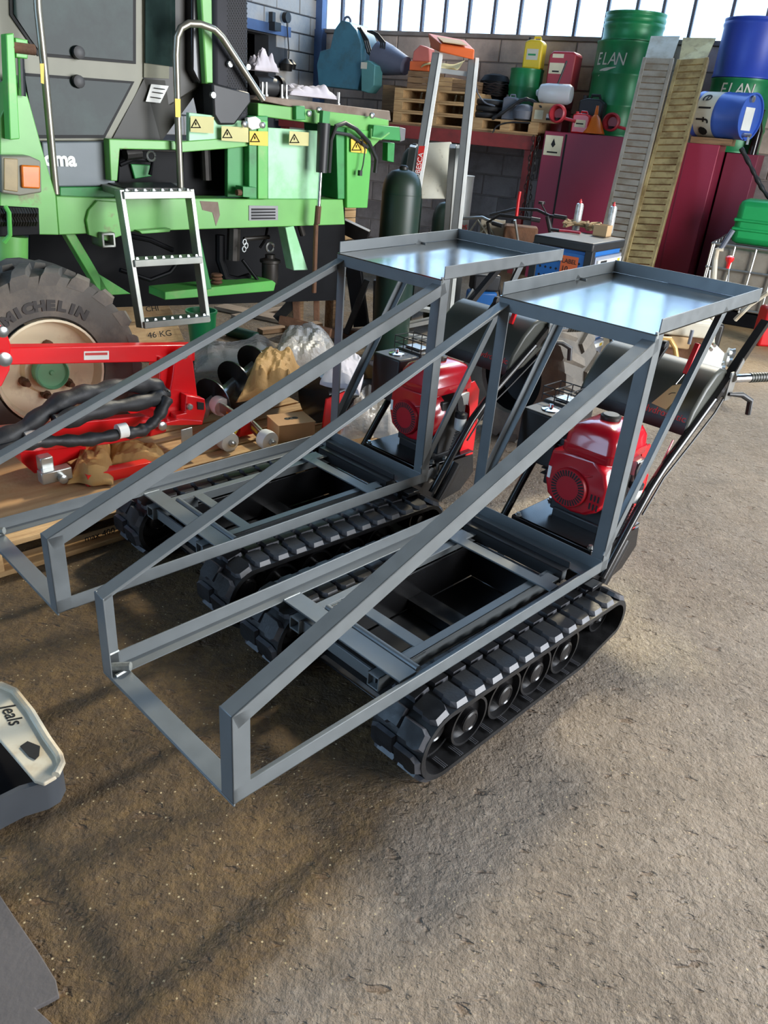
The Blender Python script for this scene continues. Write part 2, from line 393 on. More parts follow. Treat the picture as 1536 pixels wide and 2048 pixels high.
for x0, x1 in zip(mxs[:-1], mxs[1:]):
    for z0, z1 in zip(zs[:-1], zs[1:]):
        MB().box(max(x0,0)+.017, x1-.017, .078, .082, z0+.022, z1-.022).obj('pane', 'window_glass', win, smooth=None)
# left wall: pale blue painted blocks, a dark opening and a blue lintel
WL = Fr((WB.o.x, WB.o.y), (0.457, 0.889))   # x runs from the camera side to the corner at x=0, y into the wall
wl = MB(); H0 = 10.1
op = [WL.xz(*q) for q in ((497,66),(541,70),(541,180))]
ox0, ox1, oz1, oz0 = op[0][0], op[1][0], op[1][1], 0.9
wl.box(-13, ox0, 0.03, 0.25, 0, H0); wl.box(ox1, 0.0, 0.03, 0.25, 0, H0); wl.box(ox0, ox1, 0.03, 0.25, oz1, H0); wl.box(ox0, ox1, 0.03, 0.25, 0, oz0); wl.box(ox0-.2, ox1+.8, 0.6, 0.65, oz0-.2, oz1+.2); wl.box(ox0-.05, ox1+.8, 0.25, 0.65, oz1+.1, oz1+.15); wl.box(ox1+.75, ox1+.8, .25, .65, 0, oz1+.2); wl.box(ox0-.1, ox0-.05, .25, .65, 0, oz1+.2)
wall_left = struct(wl.obj('wall_left', 'mortar_dark')); wall_left.location = WL.o; wall_left.rotation_euler = (0,0,WL.rz)
blocks(wall_left, -4.2, 0, 1.2, 4.2, 0.5, 0.21, 'block_blue', 0.03, skip=lambda x, z: ox0-.2 < x < ox1+.2 and z < oz1+.05)
a = WL.p(495, 52); b2 = WL.p(577, 66)
lt = MB().box(a.x-.3, b2.x, -0.04, 0.03, b2.z-.05, b2.z+.06).obj('trim_1', 'blue_steel'); struct(lt); lt.location = WL.o; lt.rotation_euler = (0,0,WL.rz)
pc = MB().box(-.02, .10, -.10, .02, 0, SILL+.0).box(-.02, .08, -.08, .02, SILL, WTOP).obj('trim_2', 'blue_steel'); struct(pc); pc.location = WB.o; pc.rotation_euler = (0,0,WB.rz)
# the rest of the hall: roof, wall with the big door opening on the right, wall behind the camera
wc = [WB.wld((-.1,.3,0)), WB.wld((XR+2.5,.3,0))]
rf = struct(MB().prism([(-9,-5.5),(10.5,-5.5),(10.5,wc[1].y),(wc[1].x,wc[1].y),(wc[0].x,wc[0].y),(-9,wc[0].y-15)], 10.1, 10.25, 'z').obj('ceiling', 'roof_sheet', smooth=None))
WRX = 7.2
wr = MB(); wr.box(WRX, WRX+.2, 3.2, 9.0, 0, 10.1); wr.box(WRX, WRX+.2, -5.5, -2.4, 0, 10.1); wr.box(WRX, WRX+.2, -2.4, 3.2, 4.9, 10.1)
struct(wr.obj('wall_right', 'plaster', smooth=None))
struct(MB().box(-9, WRX, -5.5, -5.3, 0, 10.1).obj('wall_front', 'plaster', smooth=None))
# ------------------------------------------------------------------ tracked carriers
C1 = Fr((0.3360, 2.59677), (-0.67841508, -0.73467883)); C2 = Fr((-0.25836, 3.18702), (-0.69175862, -0.72212881))
W = 0.5629; LL = 1.489; HB = 0.258; AW = 0.042; TH = 0.004
def slab(mb, p0, p1, d, w, nrm, t):
    p0 = Vector(p0); p1 = Vector(p1); d = Vector(d).normalized()*w; n = Vector(nrm).normalized()*t
    vs = [p0, p1, p1+d, p0+d]; return mb.add([*vs, *[q+n for q in vs]], [(0,1,2,3),(7,6,5,4),(0,4,5,1),(1,5,6,2),(2,6,7,3),(3,7,4,0)])
def angle(mb, p0, p1, dA, dB, w=AW, t=TH):
    slab(mb, p0, p1, dA, w, dB, t); slab(mb, p0, p1, dB, w, dA, t); return mb
def belt_path():
    cs = [(0.888, 0.122, 0.108), (0.055, 0.126, 0.083), (0.20, 0.079, 0.065)]   # front idler, rear sprocket, last road wheel
    # outer belt line: front idler -> top -> sprocket -> rear ramp -> ground run
    pts = []
    def arcp(c, a0, a1, n): return [(c[0]+c[2]*math.cos(math.radians(lerp(a0,a1,i/n))), c[1]+c[2]*math.sin(math.radians(lerp(a0,a1,i/n)))) for i in range(n+1)]
    pts += arcp(cs[0], -90, 90, 24)
    pts += arcp(cs[1], 90, 228, 20)
    pts += arcp(cs[2], 228, 270, 6)
    return pts
def resample(pts, n):
    P = pts+[pts[0]]; ds = [0]
    for a, b in zip(P[:-1], P[1:]): ds.append(ds[-1]+math.hypot(b[0]-a[0], b[1]-a[1]))
    T = ds[-1]; out = []; k = 0
    for i in range(n):
        s = T*i/n
        while ds[k+1] < s: k += 1
        f = (s-ds[k])/(ds[k+1]-ds[k]+1e-9); out.append((lerp(P[k][0],P[k+1][0],f), lerp(P[k][1],P[k+1][1],f)))
    return out
def belt_mesh():
    N = 120; P = resample(belt_path(), N); t = 0.016; hw = 0.09; mb = MB(); vs = []
    for i in range(N):
        a = Vector(P[i-1]); b = Vector(P[(i+1) % N]); tg = (b-a).normalized(); n = Vector((tg.y, -tg.x))
        o = Vector(P[i]); q = o-n*t
        for v, c in ((-hw, o), (hw, o), (hw, q), (-hw, q)): vs.append((c.x, v, c.y))
    fs = []
    for i in range(N):
        j = (i+1) % N
        for k in range(4): fs.append((i*4+k, i*4+(k+1) % 4, j*4+(k+1) % 4, j*4+k))
    mb.add(vs, fs)
    # three short ribs moulded across the inside face, every other pitch
    return mb
def lug_mesh(side):
    # one half-width tread pad: flat top, flanks coloured paler as if catching light, chamfered outer shoulder
    s = side; h = .013
    pl = [(-.031,.003),(-.031,.066),(-.020,.088),(.024,.088),(.033,.070),(.033,.042),(.026,.036),(.026,.003)]
    pu = [(-.029,.005),(-.029,.064),(-.019,.079),(.019,.079),(.029,.066),(.029,.043),(.022,.037),(.022,.005)]
    n = len(pl); vs = [(x, s*y, -.001) for x, y in pl]+[(x, s*y, h) for x, y in pu]
    mb = MB().add(vs, [tuple(range(n)), tuple(range(n, 2*n))]+[(i, (i+1) % n, (i+1) % n+n, i+n) for i in range(n)])
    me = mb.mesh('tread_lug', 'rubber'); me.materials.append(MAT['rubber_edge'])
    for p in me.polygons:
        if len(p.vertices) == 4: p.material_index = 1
    return me
def track(parent, vc, lugs, wheels):
    b = belt_mesh().obj('track_belt', 'rubber', parent, smooth=40); b.location = (0, vc, 0)
    NP = 30; Pall = resample(belt_path(), NP*10); P = [Pall[(k//2)*10+(k % 2)*2] for k in range(NP*2)]; Q = [(Pall[((k//2)*10+(k % 2)*2-6) % (NP*10)], Pall[((k//2)*10+(k % 2)*2+6) % (NP*10)]) for k in range(NP*2)]
    for i in range(NP*2):
        a = Vector(Q[i][0]); c = Vector(Q[i][1]); tg = (c-a).normalized(); n = Vector((tg.y, -tg.x)); o = P[i]
        M = Matrix.Identity(4)
        for k, ax in enumerate(((tg.x,0,tg.y), (0,1,0), (n.x,0,n.y))):
            for r in range(3): M[r][k] = ax[r]
        if Vector((tg.x,0,tg.y)).cross(Vector((0,1,0))).dot(Vector((n.x,0,n.y))) < 0:
            for r in range(3): M[r][0] = -M[r][0]
        M.translation = Vector((o[0], 0, o[1]))
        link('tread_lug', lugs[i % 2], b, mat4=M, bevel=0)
    # guide teeth inside and moulded ribs on the inner face of the ground run
    g = MB()
    for i in range(24):
        u = 0.16+i*0.033
        if i % 2 == 0:
            for k in (-1, 0, 1): g.box(u+k*.006-.0015, u+k*.006+.0015, 0.045, 0.088, 0.036, 0.0385)
            g.obox((u+.016, 0.012, 0.05), (0.012, 0.02, 0.03), taper=0.6)
    for q in ((.965,.07,0), (.985,.10,0)): g.obox((q[0], 0.012, q[1]), (0.012,0.02,0.03), taper=.6)
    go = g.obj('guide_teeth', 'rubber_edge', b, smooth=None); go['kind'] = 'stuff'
    for k, u in enumerate((.772,.612,.455,.297)):
        w = copy_tree(wheels[0], parent) if wheels[0].parent else wheels[0]
        w.parent = parent; w.location = (u, vc, .112)
    i = wheels[1] if not wheels[1].parent else copy_tree(wheels[1], parent)
    i.parent = parent; i.location = (.888, vc, .128)
    s = wheels[2] if not wheels[2].parent else copy_tree(wheels[2], parent)
    s.parent = parent; s.location = (.055, vc, .128)
def make_carrier(fr, label):
    T = thing('tracked_carrier', label, 'tracked carrier', fr.o, fr.rz, 'tracked carriers with grey steel frames')
    X, Y, Z = Vector((1,0,0)), Vector((0,1,0)), Vector((0,0,1))
    fg = 'frame_grey'; bv = 0.0012
    SHF, SHB = 1.061, 1.087     # tray height, front and back
    LT = 0.705
    for v, s in ((0, 1), (W, -1)):     # s points inward
        I = Y*s
        angle(MB(), (LL, v, HB), (-.02, v, HB), I, Z).obj('base_rail', fg, T, bevel=bv)
        angle(MB(), (LL, v, HB), (LL, v, HB+.240), -X, I, w=.044).obj('front_post', fg, T, bevel=bv)
        a = Vector((LL, v, HB+.240)); b = Vector((.0, v, SHF-.012)); d = (b-a).normalized(); dn = d.cross(I); dn = dn if dn.z < 0 else -dn
        angle(MB(), a+Vector((0,0,0)), b, dn, I).obj('diagonal_bar', fg, T, bevel=bv)
        angle(MB(), (.018, v, HB), (.018, v, SHF-.002), -X, I, w=.044).obj('upright', fg, T, bevel=bv)
        a = Vector((.0, v, .312)); b = Vector((-.465, v, SHB-.005)); d = (b-a).normalized(); dn = d.cross(I); dn = dn if dn.x > 0 else -dn
        angle(MB(), a, b, dn, I, w=.03).obj('rear_brace', fg, T, bevel=bv)
    fb = MB(); slab(fb, (LL, 0, HB), (LL, W, HB), -X, .05, Z, .005); slab(fb, (LL+.0, 0, HB-.0), (LL, W, HB), -Z, .006, -X, .005)
    fb.obj('front_bar', fg, T, bevel=bv)
    class WB_:
        def tube(s, *a): MB().tube(*a).obj('weld_bead', 'weld', T)
    w = WB_()
    w.tube([(LL-.012,.01,HB+.012),(LL-.05,.05,HB+.02)], .012, 8); w.tube([(LL-.045,.042,HB+.008),(LL-.01,.048,HB+.008)], .005, 6)
    w.tube([(LL-.045,.002,HB+.044),(LL-.005,.004,HB+.044)], .004, 6); w.tube([(.885,.044,HB+.008),(.945,.044,HB+.008)], .004, 6)
    w.tube([(LL-.003,.004,HB+.238),(LL-.04,.004,HB+.238)], .005, 6)
    w.tube([(.012,W-.004,SHF-.012),(.012,W-.004,SHF+.006)], .006, 6)

    # tray on top
    tr = MB(); tr.poly3([(.022,0,SHF),(-LT,0,SHB),(-LT,W,SHB),(.022,W,SHF)], -.004, (0,0,1)); tr = tr.obj('tray', 'tray_metal', T, smooth=None)
    def fl(p0, p1, d, h): return slab(MB(), p0, p1, Z, h, d, .004).obj('tray_flange', fg, tr, bevel=bv)
    fl((.012,0,SHF+.0005), (-LT,0,SHB+.0005), Y, .042); fl((-LT,0,SHB+.0005), (-LT,W,SHB+.0005), X, .044); fl((.006,W,SHF-.003), (-LT-.02,W,SHB-.003), -Y, .046)
    slab(MB(), (.022,0,SHF-.004), (.022,W,SHF-.004), -Z, .042, -X, .004).obj('tray_apron', fg, tr, bevel=bv)
    # chassis crossmembers
    def part(mb, n, m=fg, b=bv, **k): return mb.obj(n, m, T, bevel=b, **k)
    part(MB().box(.882,.946,.040,.522,HB+.004,HB+.010), 'crossbar'); part(MB().box(.752,.792,.10,.462,HB-.012,HB-.006), 'crossbar')
    part(MB().box(.212,.258,.085,.525,HB+.002,HB+.008).box(.17,.215,.085,.14,HB+.002,HB+.008).box(.17,.215,.455,.50,HB+.002,HB+.008), 'crossbar')
    part(MB().tube([(.868,.15,HB+.006),(.868,.515,HB+.006)], .0105, 12), 'cross_tube', b=0)
    for v, s in ((.098, 1), (.465, -1)):
        c = MB(); slab(c, (.06,v,HB-.055), (.90,v,HB-.055), Z, .05, Y*s, .005); slab(c, (.06,v,HB-.005), (.90,v,HB-.005), Y*s, .032, -Z, .004)
        part(c, 'chassis_rail')
        h = .022
        st = MB(); 
        for (y0,y1,z0,z1) in ((-h,h,-h,-h+.005),(-h,h,h-.005,h),(-h,-h+.005,-h,h),(h-.005,h,-h,h)): st.box(.78,.965,v+s*.02+y0,v+s*.02+y1,HB-.03+z0,HB-.03+z1)
        part(st, 'socket_tube')
    part(MB().box(.942,.95,.13,.44,HB-.05,HB-.012), 'front_plate')
    # dark channel lying across the rear, rear angle of the frame
    part(MB().box(.095,.140,.07,.49,HB+.010,HB+.014).box(.095,.100,.07,.49,HB+.012,HB+.036).box(.135,.140,.07,.49,HB-.03,HB+.014), 'cross_channel', 'black_satin')
    part(MB().box(.055,.092,.03,.54,HB+.004,HB+.009), 'crossbar')
    c = MB(); angle(c, (.016,.002,HB+.002), (.016,W-.002,HB+.002), X, Z, w=.044); part(c, 'rear_crossbar')
    for v in (-.005, W+.005):
        k = MB().box(.06,.12,v-.03,v+.03,HB-.018,HB-.002).box(.06,.12,v-.03,v-.024,HB-.05,HB-.002).box(.06,.066,v-.03,v+.03,HB-.05,HB-.002)
        part(k, 'mount_bracket', 'black_paint')
    # black undercarriage between the tracks
    u = MB().box(.10,.86,.105,.112,.06,.20).box(.10,.86,.451,.458,.06,.20).box(.84,.85,.105,.458,.07,.215).box(.10,.11,.105,.458,.06,.20).box(.38,.46,.112,.451,.06,.10).box(.10,.86,.112,.451,.05,.056)
    part(u, 'undercarriage', 'black_paint')
    for v in (.08, .483):
        part(MB().box(.13,.86,v-.03,v+.03,.09,.135), 'track_beam', 'black_paint')
    lugs = [lug_mesh(1), lug_mesh(-1)]
    # wheels (axis along y)
    def wheel(name, r, wd):
        R = MB(); 
        for sgn in (-1, 1):
            a, b = sorted((sgn*wd*.18, sgn*wd*.5))
            R.lathe([(r*.55,a),(r,a),(r,b),(r*.9,b),(r*.86,b-sgn*.02 if sgn>0 else b),(r*.5,b-sgn*.022 if sgn>0 else b)], axis='y', n=28)
        R.cyl((0,-wd*.5,0),(0,wd*.5,0), r*.45, n=20)
        o = R.obj(name, 'black_paint', None, smooth=30)
        MB().lathe([(r*.42,wd*.5-.004),(r*.42,wd*.5+.003),(r*.34,wd*.5+.006),(r*.30,wd*.5+.003),(r*.16,wd*.5+.004)], axis='y', n=22).obj('hub', 'black_paint', o)
        MB().lathe([(r*.42,-wd*.5+.004),(r*.42,-wd*.5-.003),(r*.34,-wd*.5-.006),(r*.30,-wd*.5-.003),(r*.16,-wd*.5-.004)], axis='y', n=22).obj('hub', 'black_paint', o)
        return o
    wh = [wheel('road_wheel', .077, .13), wheel('idler_wheel', .083, .08), wheel('drive_sprocket', .06, .08)]
    track(T, W+.010, lugs, wh); track(T, -.010, lugs, wh)
    # engine deck
    d = MB().prism([(-.07,.268),(-.42,.268),(-.42,.262),(-.075,.262)], .13, .475).box(-.085,-.07,.13,.475,.20,.268).box(-.40,-.09,.16,.45,.10,.262)
    part(d, 'engine_deck', 'black_paint', b=.003)
    bl = MB()
    for q in ((-.085,.15),(-.30,.15),(-.085,.46),(-.16,.462),(-.24,.462)): bl.lathe([(.012,.268),(.012,.272),(.008,.272),(.008,.281)], c=(q[0],q[1],0), n=6)
    part(bl, 'deck_bolt', 'zinc', b=0)
    part(MB().prism([(-.10,.255),(-.42,.25),(-.44,.16),(-.36,.09),(-.16,.06),(-.03,.10),(-.02,.2)], .468, .474), 'side_plate', 'black_paint', b=0)
    part(MB().prism([(-.10,.255),(-.42,.25),(-.44,.16),(-.36,.09),(-.16,.06),(-.03,.10),(-.02,.2)], .122, .128), 'side_plate', 'black_paint', b=0)
    part(MB().cyl((-.30,.476,.24),(-.20,.476,.09), .03, .026, 16), 'drive_motor', 'black_paint', b=0)
    # galvanised lever with disc
    lv = MB().lathe([(.034,.478),(.034,.484)], c=(-.135,0,.225), axis='y', n=24)
    lv.beam((-.165,.49,.275),(-.175,.49,.19), .006, .014, up=(1,0,0)); lv.lathe([(.012,.478),(.012,.505)], c=(-.165,0,.205), axis='y', n=12); part(lv, 'clutch_lever', 'zinc', b=0)
    # engine ----------------------------------------------------
    e = MB().box(-.37,-.21,.20,.44,.285,.52).box(-.34,-.20,.22,.42,.262,.30).box(-.33,-.23,.14,.24,.36,.56); part(e, 'engine_block', 'black_satin', b=.006)
    fins = MB()
    for k in range(7): fins.box(-.34,-.22,.13,.25,.40+k*.022,.404+k*.022)
    part(fins, 'cooling_fins', 'black_satin', b=0)
    U0 = -.15
    sh_px = [(1103,898),(1128,900),(1190,920),(1212,950),(1216,985),(1207,1012),(1188,1028),(1165,1033),(1140,1026),(1108,1006),(1091,985),(1088,955),(1094,925)]
    sh = [ (lambda q: (q.y, q.z))(C1.px_at_x(x, y, U0)) for x, y in sh_px]
    cx = sum(p[0] for p in sh)/len(sh); cz = sum(p[1] for p in sh)/len(sh)
    n = len(sh); S = MB()
    rings = [(1.0, -.235), (1.0, -.165), (.93, U0), ]
    vs = []
    for k, uu in rings: vs += [(uu, cx+(p[0]-cx)*k, cz+(p[1]-cz)*k) for p in sh]
    fs = [tuple(range(2*n, 3*n))]+[(r*n+i, r*n+(i+1) % n, (r+1)*n+(i+1) % n, (r+1)*n+i) for r in range(2) for i in range(n)]
    S.add(vs, fs); part(S, 'recoil_shroud', 'engine_red', b=.006, smooth=50)
    fc = C1.px_at_x(1139, 974, U0); fy, fz = fc.y, fc.z
    gr = MB().lathe([(.074,U0-.002),(.074,U0+.010),(.070,U0+.016),(.0,U0+.016)][:3], c=(0,fy,fz), axis='x', n=40, cap1=True)
    g0 = part(gr, 'starter_cover', 'engine_red_matte', b=0)
    sl = MB()
    for k in range(34):
        a = 2*math.pi*k/34; r0, r1 = .045, .067
        c_, s_ = math.cos(a), math.sin(a); hw = .0034
        q = [(r0, -hw*.8), (r1, -hw), (r1, hw), (r0, hw*.8)]
        pts = [(U0+.0168, fy+r*c_-t*s_, fz+r*s_+t*c_) for r, t in q]; sl.add(pts, [(0,1,2,3)])
    for i in range(3):
        for j in range(2):
            y = fy+.088+i*.014; z = fz-.005-.034*j+.0; sl.add([(U0+.0008,y,z-.012),(U0+.0008,y+.007,z-.012),(U0+.0008,y+.007,z+.012),(U0+.0008,y,z+.012)], [(0,1,2,3)])
    sl.obj('vent_slots', 'print_black', g0, smooth=None)['kind'] = 'stuff'
    MB().box(U0,U0+.002,fy-.098,fy-.085,fz+.005,fz+.05).obj('shroud_label', 'print_white', g0, smooth=None)
    part(MB().tube([(U0+.01,fy+.055,fz+.065),(U0-.03,fy+.13,fz+.085)], .004, 6), 'starter_handle', 'engine_red_matte', b=0)
    # fuel tank
    def ring(z, k, r=.03): 
        u0, u1, v0, v1 = -.395+k, -.135-k, .238+k, .448-k; out = []
        for (cu, cv, a0) in ((u1-r, v1-r, 0), (u0+r, v1-r, 90), (u0+r, v0+r, 180), (u1-r, v0+r, 270)):
            for i in range(5): a = math.radians(a0+i*22.5); out.append((cu+r*math.cos(a), cv+r*math.sin(a), z))
        return out
    tk = MB(); R = [ring(.553,.006), ring(.560,0), ring(.588,0), ring(.592,.004), ring(.625,.006), ring(.655,.022), ring(.668,.05), ring(.672,.085,.02)]; m = len(R[0])
    tk.add([q for r in R for q in r], [tuple(range(m))[::-1], tuple(range(7*m, 8*m))]+[(r*m+i, r*m+(i+1) % m, (r+1)*m+(i+1) % m, (r+1)*m+i) for r in range(7) for i in range(m)])
    part(tk, 'fuel_tank', 'engine_red', b=0, smooth=45)
    part(MB().lathe([(.034,.670),(.036,.674),(.036,.684),(.028,.690),(.0,.691)][:4], c=(-.275,.335,0), n=18), 'fuel_cap', 'dark_steel', b=0)
    # air cleaner, muffler with wire guard
    part(MB().box(-.335,-.205,.012,.178,.435,.632), 'air_cleaner', 'black_plastic', b=.008)
    part(MB().lathe([(.034,.632),(.034,.637),(.010,.643),(.008,.655),(.004,.655)], c=(-.27,.095,0), n=24), 'wing_nut', 'chrome', b=0)
    part(MB().box(-.47,-.35,.0,.165,.50,.635), 'muffler', 'black_satin', b=.012)
    part(MB().box(-.45,-.38,.04,.13,.636,.645), 'muffler_plate', 'zinc', b=.002)
    gw = MB()
    for z in (.655,.685): gw.tube([(-.35,0,z),(-.35,.165,z),(-.47,.165,z),(-.47,0,z)], .0025, 5, closed=True)
    for v in (0,.055,.11,.165): gw.tube([(-.35,v,.63),(-.35,v,.685),(-.47,v,.685),(-.47,v,.63)], .0025, 5)
    part(gw, 'wire_guard', 'black_satin', b=0)
    # carburettor side
    part(MB().box(-.34,-.27,.44,.475,.50,.555).cyl((-.30,.46,.50),(-.30,.46,.45), .012, n=10), 'carburettor', 'zinc', b=.004)
    part(MB().prism([(-.27,.56),(-.25,.53),(-.26,.49),(-.285,.475),(-.30,.50),(-.285,.54)], .478, .486), 'choke_lever', 'black_plastic', b=.003)
    part(MB().lathe([(.026,.40),(.026,.45),(.020,.45),(.020,.395)], c=(-.30,.475,0), n=18), 'fuel_filter', 'white_plastic', b=0)
    part(MB().lathe([(.027,.450),(.027,.468),(.010,.474)], c=(-.30,.475,0), n=18), 'filter_cap', 'black_plastic', b=0)
    hs = MB()
    for k in range(16):
        t = k/15; p = Vector((-.30+.03*t, .475, .385-.09*t)); p2 = p+Vector((.002,0,-.004)); hs.cyl(p, p2, .016 if k % 2 else .013, n=10)
    part(hs, 'ribbed_hose', 'black_plastic', b=0)
    part(MB().prism([(-.345,.575),(-.40,.585),(-.44,.54),(-.455,.17),(-.33,.125),(-.33,.20),(-.40,.36),(-.39,.46)], .44, .446).box(-.455,-.449,.14,.446,.2,.45), 'rear_guard', 'bright_red', b=.001)
    # handlebars and console
    for v, s in ((.512, 1), (.045, -1)):
        hb = MB().tube([(-.12,v,.16),(-.24,v,.33),(-.33,v,.445),(-.40,v,.51),(-.66,v,.69),(-.76,v,.757)], .0155, 12)
        hb.beam((-.70,v,.718),(-1.01,v,.967), .03, .026)
        part(hb, 'handlebar', 'black_paint', b=0)
        part(MB().beam((-.84,v+s*.02,.85),(-.80,v+s*.02,.80), .004, .028).box(-.83,-.77,v+s*.014-.003,v+s*.014+.003,.70,.81), 'handle_bracket', 'zinc', b=0)
        g = [Vector((-.80,v+s*.02,.785)), Vector((-.855,v+s*.055,.788)), Vector((-.97,v+s*.13,.795))]
        part(MB().tube([g[0], g[1]], .016, 14), 'handle_tube', 'chrome', b=0)
        gp = MB()
        for k in range(12):
            t0 = k/12; gp.cyl(g[1].lerp(g[2], t0), g[1].lerp(g[2], t0+.06), .0185, n=14); gp.cyl(g[1].lerp(g[2], t0+.05), g[1].lerp(g[2], t0+.0834), .0165, n=14)
        part(gp, 'handle_grip', 'hood_plastic', b=0)
        part(MB().tube([(-.79,v+s*.02,.725),(-.84,v+s*.05,.722),(-.875,v+s*.075,.70),(-.88,v+s*.08,.645)], [.007,.011,.012,.011], 10), 'hand_lever', 'black_plastic', b=0)
        part(MB().tube([(-.785,v+s*.01,.72),(-.72,v+s*.012,.66),(-.56,v+s*.012,.565),(-.40,v+s*.014,.48),(-.30,v+s*.012,.36)], .004, 6), 'control_cable', 'black_plastic', b=0)
    hp = [(-.545,.600),(-.540,.628),(-.568,.690),(-.630,.765),(-.690,.812),(-.735,.825),(-.790,.812),(-.815,.770),(-.80,.70),(-.66,.62)]
    part(MB().prism(hp, .040, .505), 'control_console', 'hood_plastic', b=.012)
    part(MB().prism([(-.5395,.602),(-.5365,.630),(-.5440,.648),(-.548,.604)], .055, .50), 'console_band', 'black_plastic', b=0)
    nx = Vector((.0,0,0)); up = Vector((-.028,0,.062)).normalized()
    text('console_text', 'Hydrostatic', .037, 'print_red', T, face(Vector((-.5515,.402,.658)), (0,1,0), up))
    part(MB().beam((-.66,.268,.80),(-.70,.278,.86), .016, .03, up=(0,1,0)).lathe([(.02,-.01),(.02,.01)], c=(-.70,.278,.862), axis='y', n=14), 'throttle_lever', 'black_plastic', b=.003)
    part(MB().beam((-.66,.40,.79),(-.70,.402,.90), .014, .02, up=(0,1,0)), 'direction_lever', 'bright_red', b=.003)
    part(MB().tube([(-.41,.495,.49),(-.47,.495,.60)], .0035, 6), 'brake_rod', 'bright_red', b=0)
    return T
carrier1 = make_carrier(C1, 'nearer grey-framed tracked carrier with red engine and manila tag on its console')
carrier2 = make_carrier(C2, 'farther grey-framed tracked carrier, nose end over the wooden pallet, beside the nearer one')
def label_tag():
    o = thing_f(C1, 'paper_tag', 'manila cardboard tag hanging from the console of the nearer carrier', 'tag', (-.56,.385,.60))
    c = [C1.px_at_x(x, y, -.53) for x, y in ((1303,806),(1332,819),(1360,790),(1378,772),(1367,767),(1345,771))]
    B = Vector((-.56,.385,.60)); m = MB().poly3([q-B for q in c], .001, (1,0,0)); m.obj('card', 'manila', o, smooth=None)
    s = MB().tube([c[4].lerp(c[2],.2)-B, Vector((-.60,.40,.76))-B, Vector((-.67,.40,.80))-B], .001, 4); s.obj('string', 'zinc', o)
    k = c[0].lerp(c[3], .55)-B+Vector((.0015,0,0)); MB().tube([k+Vector((.001,-.01,-.005)), k+Vector((.001,.0,.004)), k+Vector((.001,.014,.008))], .0012, 4).obj('pen_mark', 'print_black', o)
label_tag()
# ------------------------------------------------------------------ green high-clearance harvester
TF = Fr((-1.64, 3.70), (0.6985, 0.7155))
mat('green', lin(108,174,88), 0.42, 0.0, 0.14, 5, col2=lin(120,96,70), c2amt=0.75, c2scale=5.0, lo=0.60, hi=0.68, coat=0.1)
mat('green_bright', lin(92,178,80), 0.4, 0.0, 0.12, 4, col2=lin(150,170,110), c2amt=0.5, c2scale=6, lo=.55, hi=.7)
mat('green_dark', lin(52,140,72), 0.45, 0.0, 0.15, 5, col2=lin(40,60,40), c2amt=0.5, c2scale=5, lo=.55, hi=.7)
mat('mint', lin(170,220,180), 0.5, 0.0, 0.1, 5, col2=lin(120,190,120), c2amt=0.6, c2scale=4)
mat('cab_grey', lin(124,123,106), 0.5, 0.0, 0.1, 6)
mat('cab_panel', lin(112,120,124), 0.5, 0.0, 0.12, 6)
mat('cab_dark', lin(54,52,46), 0.5, 0.0, 0.12, 6)
mat('cab_glass', lin(30,42,40), 0.12, 0.0, 0.25, 5, spec=0.10, col2=lin(62,84,78), c2amt=0.3, c2scale=2.5)
mat('steel_tube', lin(150,146,132), 0.33, 0.75, 0.15, 10)
mat('galv', lin(170,172,164), 0.42, 0.6, 0.15, 14)
mat('oily_black', (0.006,0.006,0.007), 0.5, 0.0, 0.3, 6, spec=0.12)
mat('oily_pipe', lin(58,54,50), 0.4, 0.4, 0.3, 10)
mat('rusty', lin(120,84,60), 0.8, 0.2, 0.3, 8, col2=lin(70,52,42), c2amt=.7, bump=.3)
mat('plate_brown', lin(122,108,96), 0.6, 0.4, 0.2, 6, col2=lin(90,70,56), c2amt=.6)
mat('tyre', lin(96,92,86), 0.85, 0.0, 0.25, 6, bump=0.25, bscale=40, col2=lin(132,122,108), c2amt=.5, c2scale=5)
mat('tyre_print', lin(66,64,62), 0.8)
mat('rim_cream', lin(240,228,194), 0.45, 0.0, 0.1, 5, col2=lin(150,116,74), c2amt=.6, c2scale=5, lo=.52, hi=.7)
mat('hub_green', lin(130,196,150), 0.5, 0.0, 0.1, 6)
mat('amber', lin(235,120,20), 0.25, 0.0, 0.15, 30, spec=.6, trans=0.1)
mat('lamp_lens', lin(150,130,84), 0.4, 0.0, 0.2, 20)
mat('yellow_sticker', lin(222,190,60), 0.5, var=.1)
mat('faded_sticker', lin(196,190,130), 0.6, var=.1)
mat('data_plate', lin(120,120,120), 0.4, 0.5)
mat('mesh_black', lin(52,52,56), 0.6, 0.1, 0.1, spec=.2)
V3 = Vector
def tp(px, py, y=0.0): return TF.p(px, py, y)
HV = thing_f(TF, 'harvester', 'tall green harvester with dark-glass cab, boarding ladder and cream-rimmed wheel', 'harvester', (0,0,0))
def tprism(pxs, y, depth, n, m, par=HV, bevel=.004, **k):
    return MB().prism([TF.xz(a, b, y) for a, b in pxs], y, y+depth).obj(n, m, par, bevel=bevel, **k)
def tquad(pts, th, n, m, par=HV, bevel=0, nrm=(0,1,0)):
    return MB().poly3([TF.p(a, b, c) for a, b, c in pts], th, nrm).obj(n, m, par, bevel=bevel, smooth=None)
beam = tprism([(112,392),(200,396),(686,399),(690,449),(300,462),(118,470)], 0, .14, 'main_beam', 'green')
tprism([(195,401),(235,404),(243,420),(246,470),(215,482),(178,470),(173,440),(178,420)], -.02, .02, 'hitch_plate', 'green', bevel=.003)
rc = MB(); ca = TF.p(216, 480, -.05); s_ = .034
